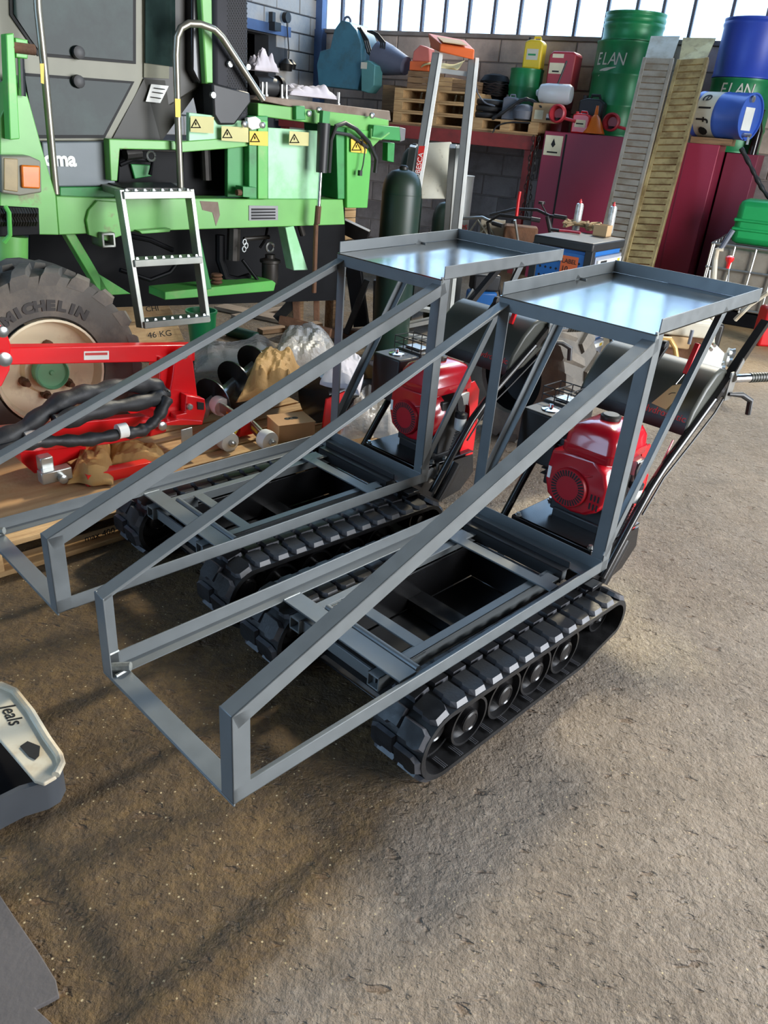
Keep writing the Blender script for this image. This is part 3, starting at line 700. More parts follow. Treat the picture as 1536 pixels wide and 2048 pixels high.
for a in ((-s_,-s_,s_,-s_+.012),(-s_,s_-.012,s_,s_),(-s_,-s_,-s_+.012,s_),(s_-.012,-s_,s_,s_)): rc.box(ca.x+a[0], ca.x+a[2], -.06, .06, ca.z+a[1], ca.z+a[3])
rc.obj('receiver_tube', 'galv', HV, bevel=.003)
tprism([(498,411),(556,412),(556,440),(498,441)], -.004, .004, 'data_plate', 'data_plate', beam, bevel=0)
for k in range(4): tprism([(503,417+k*6),(551,417+k*6),(551,420+k*6),(503,421+k*6)], -.006, .002, 'plate_print', 'print_black', beam, bevel=0)
tprism([(400,402),(436,404),(440,430),(432,452),(425,425),(405,420)], -.002, .002, 'paint_loss', 'plate_brown', beam, bevel=0)
tprism([(278,462),(342,457),(340,464),(284,468)], -.05, .06, 'step_mount', 'green', bevel=.003)
# lower skid and struts
tprism([(330,584),(420,575),(545,561),(552,566),(548,582),(420,593),(330,600)], .06, .18, 'lower_beam', 'green_bright')
tprism([(129,466),(150,466),(222,588),(202,590)], .05, .06, 'strut', 'green_bright')
tprism([(198,548),(262,588),(200,592)], .05, .06, 'gusset', 'green_bright')
tprism([(392,470),(400,470),(424,578),(412,580)], .05, .05, 'strut', 'green_dark')
tprism([(571,455),(588,452),(616,540),(588,541)], .0, .08, 'strut', 'mint')
# dark machinery bay
tquad([(60,300,.55),(690,300,.55),(690,600,.55),(60,620,.55)], .02, 'bay_back', 'oily_black')
tquad([(110,462,.02),(690,440,.02),(690,440,.56),(110,462,.56)], .01, 'bay_roof', 'oily_black', nrm=(0,0,1))
def pipe(pts, r, n='pipe', m='oily_pipe', seg=10): return MB().tube([tp(*q) for q in pts], r, seg).obj(n, m, HV)
pipe([(468,456,.2),(466,520,.2)], .04, 'cylinder_pipe'); pipe([(440,470,.25),(440,520,.25),(452,555,.22),(475,562,.2),(498,555,.2)], .028, 'hose_bend', 'oily_black')
pipe([(485,520,.15),(515,560,.12)], .010, 'hose', 'oily_black'); pipe([(535,455,.2),(530,480,.2),(520,495,.2)], .008, 'hose', 'oily_black')
pipe([(488,478,.2),(538,474,.2)], .012, 'pipe'); pipe([(250,470,.2),(300,480,.22),(345,500,.25)], .014, 'hose', 'oily_black'); pipe([(240,540,.2),(300,560,.2),(340,545,.2),(360,520,.2)], .012, 'hose', 'oily_black')
c0 = tp(540, 560, .15); MB().lathe([(.02,-.04),(.045,-.02),(.05,.02),(.05,.10),(.062,.105),(.062,.12),(.03,.13),(.03,.15)], c=(c0.x,c0.y,c0.z), n=20).obj('filter_canister', 'oily_pipe', HV)
ct = tp(540, 505, .15); MB().tube(arc((ct.x,ct.y,ct.z+.03), .026, 0, 345, 14), .008, 6).obj('canister_clamp', 'zinc', HV)
for k in range(4):
    q = tp(433, 550+k*7, .12); MB().lathe([(.028,-.008),(.036,0),(.028,.008)], c=(q.x,q.y,q.z), n=16).obj('bellows_ring', 'rusty', HV)
pipe([(600,450,.3),(606,470,.3)], .02, 'pipe')
# small shackle chain
for k, q in enumerate(((489,484),(492,491),(488,498))): 
    z = tp(*q, .1); MB().tube([ (z.x+.012*math.cos(a), z.y, z.z+.016*math.sin(a)) for a in [i*math.pi/4 for i in range(8)]], .004, 5, closed=True).obj('chain_link', 'zinc', HV)
# rear frame with heavy top plate
tprism([(514,200),(530,192),(780,222),(782,242),(700,238)], .0, .45, 'top_plate', 'plate_brown')
tprism([(516,206),(748,234),(778,240),(778,262),(740,300),(722,300),(700,256),(516,232)], -.01, .10, 'top_beam', 'green')
tprism([(498,232),(536,232),(536,398),(498,398)], -.02, .10, 'post', 'green_dark')
tprism([(516,240),(536,242),(536,398),(516,398)], -.03, .01, 'post_face', 'green_bright')
tprism([(455,285),(500,285),(500,394),(455,394)], .03, .03, 'side_panel', 'green_dark')
tprism([(536,255),(642,262),(636,398),(536,398)], .02, .02, 'side_panel', 'mint')
tprism([(672,250),(695,252),(700,398),(676,398)], .0, .3, 'post', 'green_dark'); tprism([(694,256),(742,262),(742,330),(735,416),(694,416)], -.02, .12, 'post', 'green_bright')
tprism([(366,288),(456,288),(456,392),(366,392)], .22, .02, 'recess_panel', 'oily_black'); tprism([(362,283),(460,276),(502,285),(500,292),(460,297),(362,305)], -.01, .06, 'ledge', 'green')
pipe([(410,297,.15),(413,360,.15)], .028, 'pipe', 'dark_steel')
tprism([(495,236),(512,233),(522,240),(522,256),(505,260),(497,254)], -.05, .03, 'lug_plate', 'white_plastic'); 
tprism([(592,212),(610,212),(612,240),(592,240)], -.04, .04, 'bracket', 'green_dark')
tprism([(748,250),(800,254),(803,282),(745,277)], -.06, .09, 'tail_box', 'green_dark'); tprism([(798,254),(812,257),(810,281),(800,284)], -.06, .09, 'tail_lamp', 'data_plate')
MB().tube([tp(742,258,-.1),tp(742,275,-.13),tp(762,278,-.13),tp(778,266,-.1)], .006, 6).obj('grab_hook', 'green', HV)
tprism([(776,285),(790,286),(788,325),(775,322)], .02, .05, 'tail_bracket', 'green_dark')
tprism([(486,373),(513,375),(513,396),(486,394)], -.07, .07, 'pin_bracket', 'green_dark', bevel=.002); q = tp(486,385,-.05); MB().cyl((q.x-.04,q.y,q.z),(q.x+.02,q.y,q.z), .016, n=10).obj('pin', 'rusty', HV)
for q in ((616,227),(636,220),(742,231),(487,248),(523,250)):
    z = tp(*q, -.045); MB().lathe([(.016,0),(.016,-.015),(.008,-.02)], c=(z.x,z.y,z.z), axis='y', n=8).obj('bolt', 'zinc', HV)
# hydraulic ram and hoses
MB().cyl(tp(648,246,-.09), tp(643,345,-.09), .036, .032, 18).obj('ram_cylinder', 'black_satin', HV)
MB().cyl(tp(641,345,-.09), tp(637,416,-.09), .012, n=12).obj('ram_rod', 'chrome', HV)
MB().cyl(tp(637,412,-.09), tp(634,448,-.09), .018, n=10).obj('ram_foot', 'rusty', HV); MB().cyl(tp(632,448,-.07), tp(628,585,-.05), .014, n=8).obj('drop_rod', 'rusty', HV)
MB().beam(tp(650,222,-.09), tp(648,250,-.09), .05, .03, up=(0,1,0)).obj('ram_ear', 'green_dark', HV)
pipe([(658,345,-.06),(662,280,-.08),(672,252,-.1),(690,246,-.1),(712,258,-.08),(738,285,-.05),(753,318,-.03),(750,345,-.02)], .012, 'hose', 'black_plastic')
pipe([(670,265,-.02),(700,270,-.04),(735,295,-.04)], .010, 'hose', 'black_plastic')
pipe([(722,272,-.06),(730,300,-.06),(726,330,-.06),(722,345,-.06)], .004, 'cable', 'black_plastic', 6); q = tp(720,346,-.06); MB().obox((q.x,q.y,q.z), (.02,.02,.03)).obj('plug', 'black_plastic', HV)
# stickers
def sticker(px, m, par=HV, y=-.035): return tprism(px, y, .002, 'warning_sticker', m, par, bevel=0)
def tri(cx, cy, r, y, par):
    a = [TF.p(cx, cy-r, y), TF.p(cx+r, cy+r*.8, y), TF.p(cx-r, cy+r*.8, y)]
    MB().tube(a, .004, 4, closed=True).obj('warning_triangle', 'print_black', par)
    MB().cyl(TF.p(cx, cy-r*.35, y), TF.p(cx, cy+r*.25, y), .003, n=4).obj('warning_mark', 'print_black', par)
for px, m, c in (([(381,232),(428,234),(427,267),(381,264)], 'faded_sticker', (392,248)), ([(443,252),(497,255),(497,285),(443,281)], 'faded_sticker', (455,268)), ([(499,262),(536,263),(536,292),(499,290)], 'yellow_sticker', (510,276)),
                 ([(579,262),(618,265),(617,292),(578,290)], 'faded_sticker', (589,278)), ([(702,278),(735,280),(733,307),(702,304)], 'yellow_sticker', (713,293))):
    o = sticker(px, m); tri(c[0], c[1], 9, -.038, o)
tprism([(378,225),(502,240),(502,290),(460,286),(378,290)], -.0, .03, 'upper_panel', 'mint')
# cab ---------------------------------------------------------------
tprism([(-60,-60),(420,-60),(410,168),(232,282),(60,282),(40,200),(0,120),(-60,60)], .12, .9, 'cab_shell', 'cab_dark', bevel=.01)
tprism([(-20,-60),(285,-60),(287,155),(232,282),(50,282),(45,245),(-20,120)], .09, .03, 'door_frame', 'cab_grey', bevel=.004)
tprism([(18,-60),(30,-60),(272,-60),(272,128),(76,112),(55,80),(20,30)], .082, .008, 'window_gasket', 'print_black', bevel=.0); tprism([(26,-60),(266,-60),(266,122),(82,106),(60,76),(28,28)], .076, .006, 'window_pane', 'cab_glass', bevel=.0)
tprism([(40,145),(269,163),(210,276),(62,277)], .082, .008, 'window_gasket', 'print_black', bevel=0); tprism([(50,152),(262,167),(207,270),(70,270)], .076, .006, 'window_pane', 'cab_glass', bevel=0)
tquad([(288,-60,.08),(385,-60,.16),(385,160,.16),(288,155,.08)], .02, 'rear_frame', 'cab_grey'); tquad([(291,-60,.07),(378,-60,.145),(378,138,.145),(291,126,.07)], .01, 'window_pane', 'cab_glass')
tquad([(288,158,.09),(408,166,.18),(322,284,.10),(226,276,.08)], .02, 'lower_panel', 'cab_dark')
tprism([(384,-60),(400,-60),(411,166),(398,168),(384,140)], .06, .14, 'corner_pillar', 'black_paint', bevel=.01)
tprism([(399,-60),(425,-60),(434,168),(412,168)], .02, .14, 'pillar', 'green', bevel=.008)
st = tquad([(302,168,.08),(337,172,.085),(320,206,.08),(291,203,.075)], -.003, 'instruction_label', 'print_white')
for k, (a, b) in enumerate((((308,176),(330,179)),((305,184),(326,187)),((301,194),(322,197)))): MB().cyl(TF.p(*a, .07), TF.p(*b, .07), .002, n=4).obj('print_line', 'print_black', st)
for q in ((155,105),(155,163)):
    z = TF.p(*q, .072); MB().lathe([(.028,0),(.026,-.02),(.012,-.024)], c=(z.x,z.y,z.z), axis='y', n=16).obj('window_knob', 'black_plastic', HV)
tprism([(84,284),(220,283),(232,372),(92,374)], .06, .03, 'body_panel', 'cab_panel', bevel=.006)
# lettering: only the end of the maker's word shows on the panel
a = TF.p(88,322,.056); b = TF.p(148,322,.056); text('panel_text', 'oma', .085, 'print_white', HV, face(TF.p(120,319,.056), (1,0,0), (0,0,1)), bold=.0035)
tprism([(218,278),(350,282),(355,300),(240,298),(235,362),(222,362)], .0, .06, 'cab_bracket', 'green'); tprism([(120,374),(230,374),(230,396),(120,396)], .05, .05, 'deck_front', 'green_dark')
tprism([(240,300),(360,302),(360,370),(236,366)], .16, .02, 'bay_back', 'oily_black'); tprism([(262,328),(300,330),(305,352),(270,358)], .14, .02, 'gear_case', 'green_dark')
pipe([(250,308,.1),(280,305,.1)], .03, 'pipe', 'dark_steel'); q = tp(302,312,.08); MB().tube(arc((q.x,q.y,q.z), .022, 0, 345, 12), .006, 6).obj('clamp_ring', 'zinc', HV)
pipe([(240,330,.1),(268,318,.1),(305,322,.1),(300,350,.1)], .010, 'hose', 'oily_black')
# perforated exhaust guard
eg = tprism([(427,-60),(497,-60),(498,250),(440,250),(430,200)], .0, .22, 'exhaust_guard', 'mesh_black', bevel=.02)
dots = MB()
for i in range(8):
    for j in range(46):
        q = TF.p(456+i*5+(j % 2)*2.5, j*5+2, -.001); dots.box(q.x-.003, q.x+.003, -.0022, -.0005, q.z-.0035, q.z+.0035)
do_ = dots.obj('guard_perforations', 'print_black', eg, smooth=None); do_['kind'] = 'stuff'
for q in ((458,128),(494,134),(424,190)):
    z = tp(*q, -.01); MB().lathe([(.016,0),(.014,-.015)], c=(z.x,z.y,z.z), axis='y', n=8).obj('bolt', 'zinc', HV)
tprism([(425,165),(500,185),(503,205),(470,250),(440,250),(428,230)], -.02, .1, 'exhaust_box', 'black_satin', bevel=.01)
# handrails
def hr(pts, y): return MB().tube([tp(a, b, y) for a, b in pts], .0165, 12).obj('handrail', 'steel_tube', HV)
hr([(72,-60),(76,20),(88,130),(100,260),(112,388)], -.06)
h2 = hr([(361,374),(356,250),(352,110),(354,75),(362,56),(378,47),(400,48),(428,58),(444,74),(526,200)], -.05)
tprism([(80,127),(88,127),(88,168),(82,166)], -.085, .002, 'tube_sticker', 'yellow_sticker', h2, bevel=0); tprism([(350,197),(361,198),(361,235),(351,234)], -.072, .002, 'tube_sticker', 'yellow_sticker', h2, bevel=0)
# boarding ladder: deck tread plus a hinged two-step frame leaning out
lo = [TF.p(238,380,-.16), TF.p(378,379,-.16), TF.p(412,642,-.26), TF.p(282,655,-.26)]
for a, b in ((lo[0], lo[3]), (lo[1], lo[2])): MB().beam(a, b, .022, .06, up=(0,1,0)).obj('ladder_rail', 'galv', HV, bevel=.002)
for t, nm in ((.03,'ladder_step'),(.51,'ladder_step'),(.97,'ladder_step')):
    a = lo[0].lerp(lo[3], t); b = lo[1].lerp(lo[2], t); st = MB().beam(a, b, .09, .032, off=(-.02 if False else 0, 0)).obj(nm, 'galv', HV, bevel=.002)
    n = MB()
    for k in range(8): q = a.lerp(b, (k+.5)/8); n.obox((q.x, q.y-.02, q.z+.02), (.016,.02,.012), taper=.6)
    n = n.obj('grip_teeth', 'zinc', st, smooth=None); n['kind'] = 'stuff'
dk = [TF.p(196,366,.10), TF.p(352,366,.10), TF.p(378,380,-.16), TF.p(240,380,-.16)]
MB().poly3(dk, .03, (0,0,-1)).obj('deck_frame', 'galv', HV)
MB().poly3([dk[0].lerp(dk[2],.1), dk[1].lerp(dk[3],.1), dk[2].lerp(dk[0],.1), dk[3].lerp(dk[1],.1)], .006, (0,0,1)).obj('deck_tread', 'dark_steel', HV)
# front corner: fork post, spring pack, lamp, king-post
tprism([(0,235),(42,150),(58,200),(88,310),(112,392),(118,470),(0,468)], -.08, .3, 'fork_plate', 'green'); tprism([(12,68),(28,66),(40,278),(20,280)], -.14, .06, 'hinge_bar', 'green_bright')
tprism([(30,75),(56,80),(56,118),(32,115)], -.12, .06, 'hinge_lug', 'green_bright'); q = TF.p(54,98,-.12); MB().cyl((q.x-.06,q.y,q.z),(q.x+.03,q.y,q.z), .02, n=12).obj('hinge_pin', 'rusty', HV)
MB().cyl(tp(42,116,-.1), tp(45,192,-.1), .014, n=10).obj('ram_rod', 'chrome', HV)
lb = tprism([(2,312),(60,312),(82,322),(84,385),(40,392),(4,386)], -.16, .08, 'lamp_housing', 'cab_grey', bevel=.006)
tprism([(8,316),(36,318),(36,384),(8,380)], -.165, .01, 'lamp_lens', 'lamp_lens', lb, bevel=.003); tprism([(43,330),(81,332),(81,378),(45,376)], -.175, .03, 'indicator_lens', 'amber', lb, bevel=.006)
for r in range(2):
    for k in range(16):
        a = tp(-10+k*5.3, 417+r*17, -.12); b2 = tp(-8+k*5.3, 434+r*17, -.12); MB().tube([a, a.lerp(b2,.5)+V3((0,-.02,0)), b2], .0055, 5).obj('spring_coil', 'oily_pipe', HV)
tprism([(-30,410),(78,416),(80,470),(-30,475)], -.09, .05, 'spring_tray', 'oily_black'); MB().tube([tp(10,412,-.15),tp(18,425,-.16),tp(20,470,-.16),tp(8,485,-.15)], .01, 8).obj('spring_hook', 'green_bright', HV)
MB().cyl(tp(20,470,.0), tp(20,560,.0), .075, n=20).obj('king_post', 'green', HV)
# front wheel ---------------------------------------------------------
WC = TF.loc(CAM + ray(100,745)*3.38); R = .445; WX, WY = WC.x, WC.y
def wheel_tyre(parent, c, R, rr, w, lugs=20, axis='y'):
    prof = [(rr,-w*.42),(rr*1.05,-w*.5),(R*.86,-w*.52),(R*.93,-w*.47),(R*.945,0),(R*.93,w*.47),(R*.86,w*.52),(rr*1.05,w*.5),(rr,w*.42)]
    t = MB().lathe(prof, c=c, axis='y', n=56, cap0=False, cap1=False).obj('tyre', 'tyre', parent, smooth=50)
    for k in range(lugs*2):
        a0 = 2*math.pi*k/(lugs*2); sd = 1 if k % 2 else -1; b = MB(); n = 6; vs = []
        for i in range(n):
            f = i/(n-1); y = sd*w*lerp(.02,.50,f); aa = a0+.20*f; hw = lerp(.030,.044,f)/R; top = R if f < .9 else R*.965
            for (da, r) in ((-hw,R*.935),(-hw*.7,top),(hw*.7,top),(hw,R*.935)): vs.append((c[0]+r*math.cos(aa+da), c[1]+y, c[2]+r*math.sin(aa+da)))
        for da, r in ((-hw,R*.85),(-hw*.7,R*.86),(hw*.7,R*.86),(hw,R*.85)): vs.append((c[0]+r*math.cos(aa+.05+da), c[1]+sd*w*.525, c[2]+r*math.sin(aa+.05+da)))
        fs = [(0,1,2,3), tuple(range(n*4, n*4+4))[::-1]]+[(i*4+q, i*4+(q+1) % 4, i*4+4+(q+1) % 4, i*4+4+q) for i in range(n) for q in range(4)]
        b.add(vs, fs); b.obj('tread_lug', 'tyre', t, smooth=30)
    return t
wt = wheel_tyre(HV, (WX, WY+.13, R), R, .235, .30)
rim = MB().lathe([(.236,-.02),(.236,-.03),(.226,-.03),(.21,.02),(.19,.035),(.11,.05),(.10,.02)], c=(WX, WY, R), axis='y', n=48, cap0=False).obj('wheel_rim', 'rim_cream', HV)
MB().lathe([(.072,.05),(.075,-.03),(.068,-.04),(.062,-.02),(.012,-.018),(.008,-.026)], c=(WX,WY,R), axis='y', n=32).obj('hub_cap', 'hub_green', rim)
for k in range(6):
    a = math.radians(20+60*k); x, z = WX+.112*math.cos(a), R+.112*math.sin(a)
    MB().lathe([(.020,.05),(.020,.015),(.012,.012),(.012,-.02)], c=(x,WY,z), axis='y', n=8).obj('wheel_nut', 'rusty', rim)
for k, ch in enumerate('MICHELIN'):
    a = math.radians(121-k*9.2); r = .292; text('tyre_letter', ch, .056, 'tyre_print', wt, face((WX+r*math.cos(a), WY-.0245, R+r*math.sin(a)), (math.sin(a),0,-math.cos(a)), (math.cos(a),0,math.sin(a))), wide=1.25, extrude=.002, bold=.004)
MB().box(WX-.1,WX+.1,WY+.05,WY+.9,R-.08,R+.08).obj('axle', 'oily_black', HV)
# machine parts lying on the top plate
PL = TF.p(640,205,.2)
# ------------------------------------------------------------------ pallet with red linkage, augers, packing; things on the floor
wood('pine', lin(200,164,116), lin(176,138,94), 2.5); wood('pine_old', lin(150,118,84), lin(112,86,62), 2.5); wood('ply', lin(186,144,98), lin(170,126,82), 1.2); wood('plank_grey', lin(150,128,104), lin(118,98,80), 2.5)
mat('implement_red', lin(226,20,28), 0.28, 0.0, 0.06, 4, coat=0.4)
mat('black_sleeve', (0.018,0.018,0.020), 0.55, 0.0, 0.2, 20, bump=0.25, bscale=30)
mat('kraft', lin(188,146,88), 0.75, 0.0, 0.12, 8, bump=0.2, bscale=50)
mat('clear_film', lin(216,208,200), 0.2, 0.0, 0.15, 12, spec=.5, alpha=0.5, bump=.6, bscale=45)
mat('cardboard', lin(196,152,108), 0.8, 0.0, 0.08, 6)
mat('cloth_white', lin(196,190,196), 0.85, 0.0, 0.1, 6)
mat('cast_iron', lin(74,78,84), 0.5, 0.3, 0.15, 6)
mat('cream_paint', lin(206,198,178), 0.55, 0.0, 0.12, 7, col2=lin(168,140,100), c2amt=.6, c2scale=5)
mat('slab_dark', lin(82,78,78), 0.8, 0.0, 0.15, 6, bump=.2, bscale=60)
mat('bucket_green', lin(20,110,62), 0.4, 0.0, 0.1, 5)
mat('bottle_green', lin(28,62,48), 0.35, 0.1, 0.2, 5)
def smoothnoise(seed):
    r = random.Random(seed); ph = [(r.uniform(2,6), r.uniform(0,6.28), r.uniform(0,6.28), r.uniform(.5,1)) for _ in range(6)]
    return lambda x, y: sum(w*math.sin(f*(x*math.cos(d)+y*math.sin(d))+c) for f, d, c, w in ph)/3
def crumple(name, m, parent, px, z0, amp, seed, nu=30, nv=22, dome=0.0, fr=None, solid=.0015):
    """crumpled sheet over a ground quad given by four pixels (a-b front edge, d-c back edge) at height z0"""
    A, B, Cc, D = [ground(x, y, z0) for x, y in px]; f = smoothnoise(seed); r = random.Random(seed)
    folds = [(r.uniform(0,6.28), r.uniform(2.2,5.5), r.uniform(0,6.28), r.uniform(.4,1)) for _ in range(5)]
    inv = parent.matrix_basis.inverted() if parent else Matrix.Identity(4)
    def tri(x): x = x % 1.0; return 1-abs(2*x-1)
    def fn(u, v):
        e = .05*f(u*2, v*2); uu, vv = u+e*.6, v+e
        p = A.lerp(B, uu).lerp(D.lerp(Cc, uu), vv); edge = min(1, 5*min(u, 1-u, v, 1-v)+.2)
        wu, wv = u+.06*f(u*3, v*3+1), v+.06*f(v*3+2, u*3)
        fold = sum(w*tri(k*(wu*math.cos(a)+wv*math.sin(a))/1.6+c)+.35*w*tri(2.7*k*(wu*math.sin(a*1.7)+wv*math.cos(a*1.7))/1.6+c*3) for a, k, c, w in folds)/2.2
        p.z = z0+amp*fold*edge+dome*(max(math.sin(math.pi*u)*math.sin(math.pi*v), 0))**.6*(1+.25*f(u*2+3, v*2)); return inv @ p
    return MB().grid(fn, nu*3//2, nv*3//2).obj(name, m, parent, smooth=14, solid=solid)
def uptest(o): bpy.context.view_layer.update(); return o
# red implement working plane: level bar from (20,710) to (400,700)
PO = ground(330, 960, .14); IM = Fr((PO.x, PO.y), (0.80, 0.60)); IM = Fr((PO.x, PO.y), (0.86, 0.51))
# pallets ---------------------------------------------------------------
def pallet(name, label, A, ax, L_, D_, H_, par_group=None, m='pine', boards=7, top='boards', z=0.0):
    t = thing(name, label, 'pallet', (A.x, A.y, z), math.atan2(ax[1], ax[0]), par_group)
    bh = .02; dirs = (-1 if False else 1)
    for k in range(3):
        y0 = k*(D_-.1)/2; MB().box(0, L_, y0, y0+.1, 0, bh).obj('bottom_board', m, t, bevel=.002)
        for i in range(3): x0 = i*(L_-.12)/2; MB().box(x0, x0+.12, y0, y0+.1, bh, H_-2*bh).obj('block', m, t, bevel=.002)
    for i in range(3): x0 = i*(L_-.1)/2; MB().box(x0, x0+.1, 0, D_, H_-2*bh, H_-bh).obj('stringer', m, t, bevel=.002)
    bw = D_/boards*.82
    for k in range(boards): y0 = k*(D_-bw)/(boards-1); MB().box(0, L_, y0, y0+bw, H_-bh, H_+rnd.uniform(-.002,.001)).obj('top_board', m, t, bevel=.002)
    return t
pa = ground(-60, 1175); pbx = ground(505, 1000); ax = (pbx-pa).normalized()
PF = Fr((pa.x, pa.y), (ax.x, ax.y)); PLEN = (pbx-pa).length
pallet('wooden_pallet', 'long pine pallet on the floor under the red linkage, beside the farther carrier', pa, ax, PLEN+.75, .72, .13, m='pine')
PZ = .13
ply = MB().box(.02, .95, .10, .74, PZ+.002, PZ+.012).obj('plywood_sheet', 'ply', None, bevel=.001); ply.location = (pa.x, pa.y, 0); ply.rotation_euler = (0,0,PF.rz); tag(ply, 'tan plywood sheet lying on the pallet under the red linkage', 'plywood')
PZ += .012
a0 = PF.p(197, 1045, .0); text('pallet_text', 'max 400', .035, 'print_black', bpy.data.objects['wooden_pallet'], face((a0.x, -.0015, .055), (1,0,0), (0,0,1)))
# red three-point linkage ------------------------------------------------
I0 = PF.g(300, 905, PZ); IY = I0.y
LK = thing_f(PF, 'red_linkage', 'bright red steel linkage frame lying on the plywood, in front of the harvester wheel', 'linkage', (0,0,0))
def ip(px, py, y=0.0): return PF.p(px, py, IY+y)
def iprism(pxs, y, dep, n, m='implement_red', par=LK, bevel=.004): return MB().prism([(ip(a,b,y).x, max(ip(a,b,y).z, PZ)) for a, b in pxs], IY+y, IY+y+dep).obj(n, m, par, bevel=bevel)
bar = iprism([(15,695),(390,690),(390,722),(15,730)], .06, .06, 'top_bar')
iprism([(168,703),(218,702),(218,719),(168,720)], .058, .002, 'maker_plate', 'print_white', bar, 0); iprism([(171,706),(215,705),(215,710),(171,711)], .056, .002, 'maker_print', 'print_red', bar, 0)
iprism([(-40,640),(-5,645),(12,660),(22,690),(20,740),(4,772),(-40,800)], .0, .02, 'end_plate')
for y in (.0, .16): iprism([(352,705),(362,696),(375,696),(384,706),(396,800),(404,840),(330,840),(345,760)], y, .016, 'side_plate')
iprism([(320,715),(350,715),(350,780),(345,832),(320,832)], .04, .1, 'post')
iprism([(372,790),(410,798),(412,820),(405,850),(352,848),(352,830),(372,826)], -.05, .05, 'clevis_box'); iprism([(395,804),(408,806),(408,820),(396,819)], -.056, .01, 'socket_hole', 'print_black', LK, 0)
iprism([(-40,872),(-40,862),(290,832),(330,846),(330,866),(300,872),(225,888),(60,905),(-40,905)], -.02, .05, 'lower_arm')
iprism([(310,838),(333,842),(333,864),(300,874)], -.04, .06, 'arm_end'); iprism([(360,838),(405,842),(405,850),(300,852)], -.06, .3, 'foot_plate')
iprism([(40,905),(170,880),(175,910),(70,948),(44,925)], .02, .12, 'cross_tube'); iprism([(175,952),(300,925),(330,938),(330,952),(178,982)], -.18, .05, 'lower_bar')
for (px, py, y, r) in ((366,708,-.016,.02),(323,851,-.056,.02),(4,663,-.02,.02),(8,718,-.03,.026),(378,813,-.062,.014)):
    q = ip(px, py, y); MB().lathe([(r,0),(r,-.012),(r*.6,-.016)], c=(q.x,q.y,q.z), axis='y', n=18).obj('pivot_pin', 'zinc', LK)
br = MB(); q0 = ip(90,925,-.06)
br.obox((q0.x, q0.y, q0.z), (.05,.05,.06)); q1 = ip(110,948,-.10); br.obox((q1.x, q1.y, q1.z), (.12,.05,.05)); br.obj('zinc_bracket', 'zinc', LK, bevel=.004); q2 = ip(124,956,-.13); MB().lathe([(.018,.03),(.018,-.02),(.01,-.024)], c=(q2.x,q2.y,q2.z), axis='y', n=12).obj('bracket_bolt', 'zinc', LK)
q = ip(374,878,-.16); lb_ = MB().obox((q.x,q.y,q.z), (.055,.006,.10)); lb_.obox((q.x+.04,q.y+.03,q.z-.05), (.09,.06,.006)); lb_ = lb_.obj('zinc_angle', 'zinc', LK, bevel=.002)
# black sleeved hoses
def hosething(name, label, pts, r, m='black_sleeve', cat='hose', n=12, fr=PF):
    P = [Vector(p) for p in pts]; Q = []
    for i in range(len(P)-1):
        p0, p1, p2, p3 = P[max(i-1,0)], P[i], P[i+1], P[min(i+2,len(P)-1)]
        for k in range(6):
            t = k/6; Q.append(.5*((2*p1)+(p2-p0)*t+(2*p0-5*p1+4*p2-p3)*t*t+(3*p1-p0-3*p2+p3)*t**3))
    Q.append(P[-1]); rr = [r*(1+.18*math.sin(i*1.7)+.1*math.sin(i*.6)) for i in range(len(Q))]
    B = Q[0].copy(); B.z = min(q.z for q in Q)-r
    o = MB().tube([q-B for q in Q], rr, n).obj(name, m, None, smooth=60); o.location = fr.wld(B); o.rotation_euler = (0,0,fr.rz); return tag(o, label, cat)
hosething('sleeved_hose', 'thick black sleeved hose bundle looping over the red linkage, upper loop', [ip(-60,905,-.10),ip(40,860,-.10),ip(120,805,-.08),ip(200,780,-.06),ip(290,768,-.04),ip(325,785,-.03),ip(300,800,-.07),ip(200,820,-.12),ip(110,845,-.14)], .034)
hosething('sleeved_hose', 'black sleeved hose tied with tape, hanging below the red arm', [ip(335,795,-.09),ip(315,835,-.11),ip(285,860,-.12),ip(240,868,-.13),ip(170,880,-.14),ip(100,882,-.14),ip(40,890,-.14),ip(-60,925,-.14)], .024)
q = ip(251,866,-.165); tp_ = MB().lathe([(.031,-.02),(.031,.02)], c=(0,0,0), axis='x', n=14).obj('tape_wrap', 'print_white', None); tp_.location = PF.wld((q.x,q.y+.03,q.z)); tp_.rotation_euler = (0,0,PF.rz); tag(tp_, 'white printed tape wrapped around the black hose below the red arm', 'tape')
q = ip(70,882,-.165); tp_ = MB().lathe([(.03,-.025),(.033,0),(.028,.025)], c=(0,0,0), axis='x', n=14).obj('tape_wrap', 'clear_film', None); tp_.location = PF.wld((q.x,q.y+.03,q.z)); tp_.rotation_euler = (0,0,PF.rz); tag(tp_, 'crinkled clear tape on the hose above the zinc bracket', 'tape')
# packing paper
def paper(name, label, cat, m, px, z0, amp, seed, dome=0.0, nu=26, nv=18):
    c = ground(*px[0], z0); o = thing(name, label, cat, (c.x, c.y, z0), 0); uptest(o)
    crumple('sheet', m, o, px, z0, amp, seed, nu, nv, dome); return o
paper('packing_paper', 'crumpled brown packing paper below the red linkage arm', 'paper', 'kraft', [(135,970),(225,975),(225,890),(165,905)], PZ+.005, .03, 3, .05)
paper('packing_paper', 'twisted brown packing paper between the red lower bars', 'paper', 'kraft', [(215,935),(330,930),(330,900),(225,888)], PZ+.01, .025, 8, .03)
paper('packing_paper', 'crumpled kraft paper bundle between the black auger and the cardboard box', 'paper', 'kraft', [(470,812),(590,790),(600,735),(520,720)], .26, .05, 12, .10)
paper('plastic_wrap', 'crumpled clear plastic wrap behind the black auger', 'plastic film', 'clear_film', [(390,750),(560,740),(560,690),(385,700)], .20, .05, 15, .05)
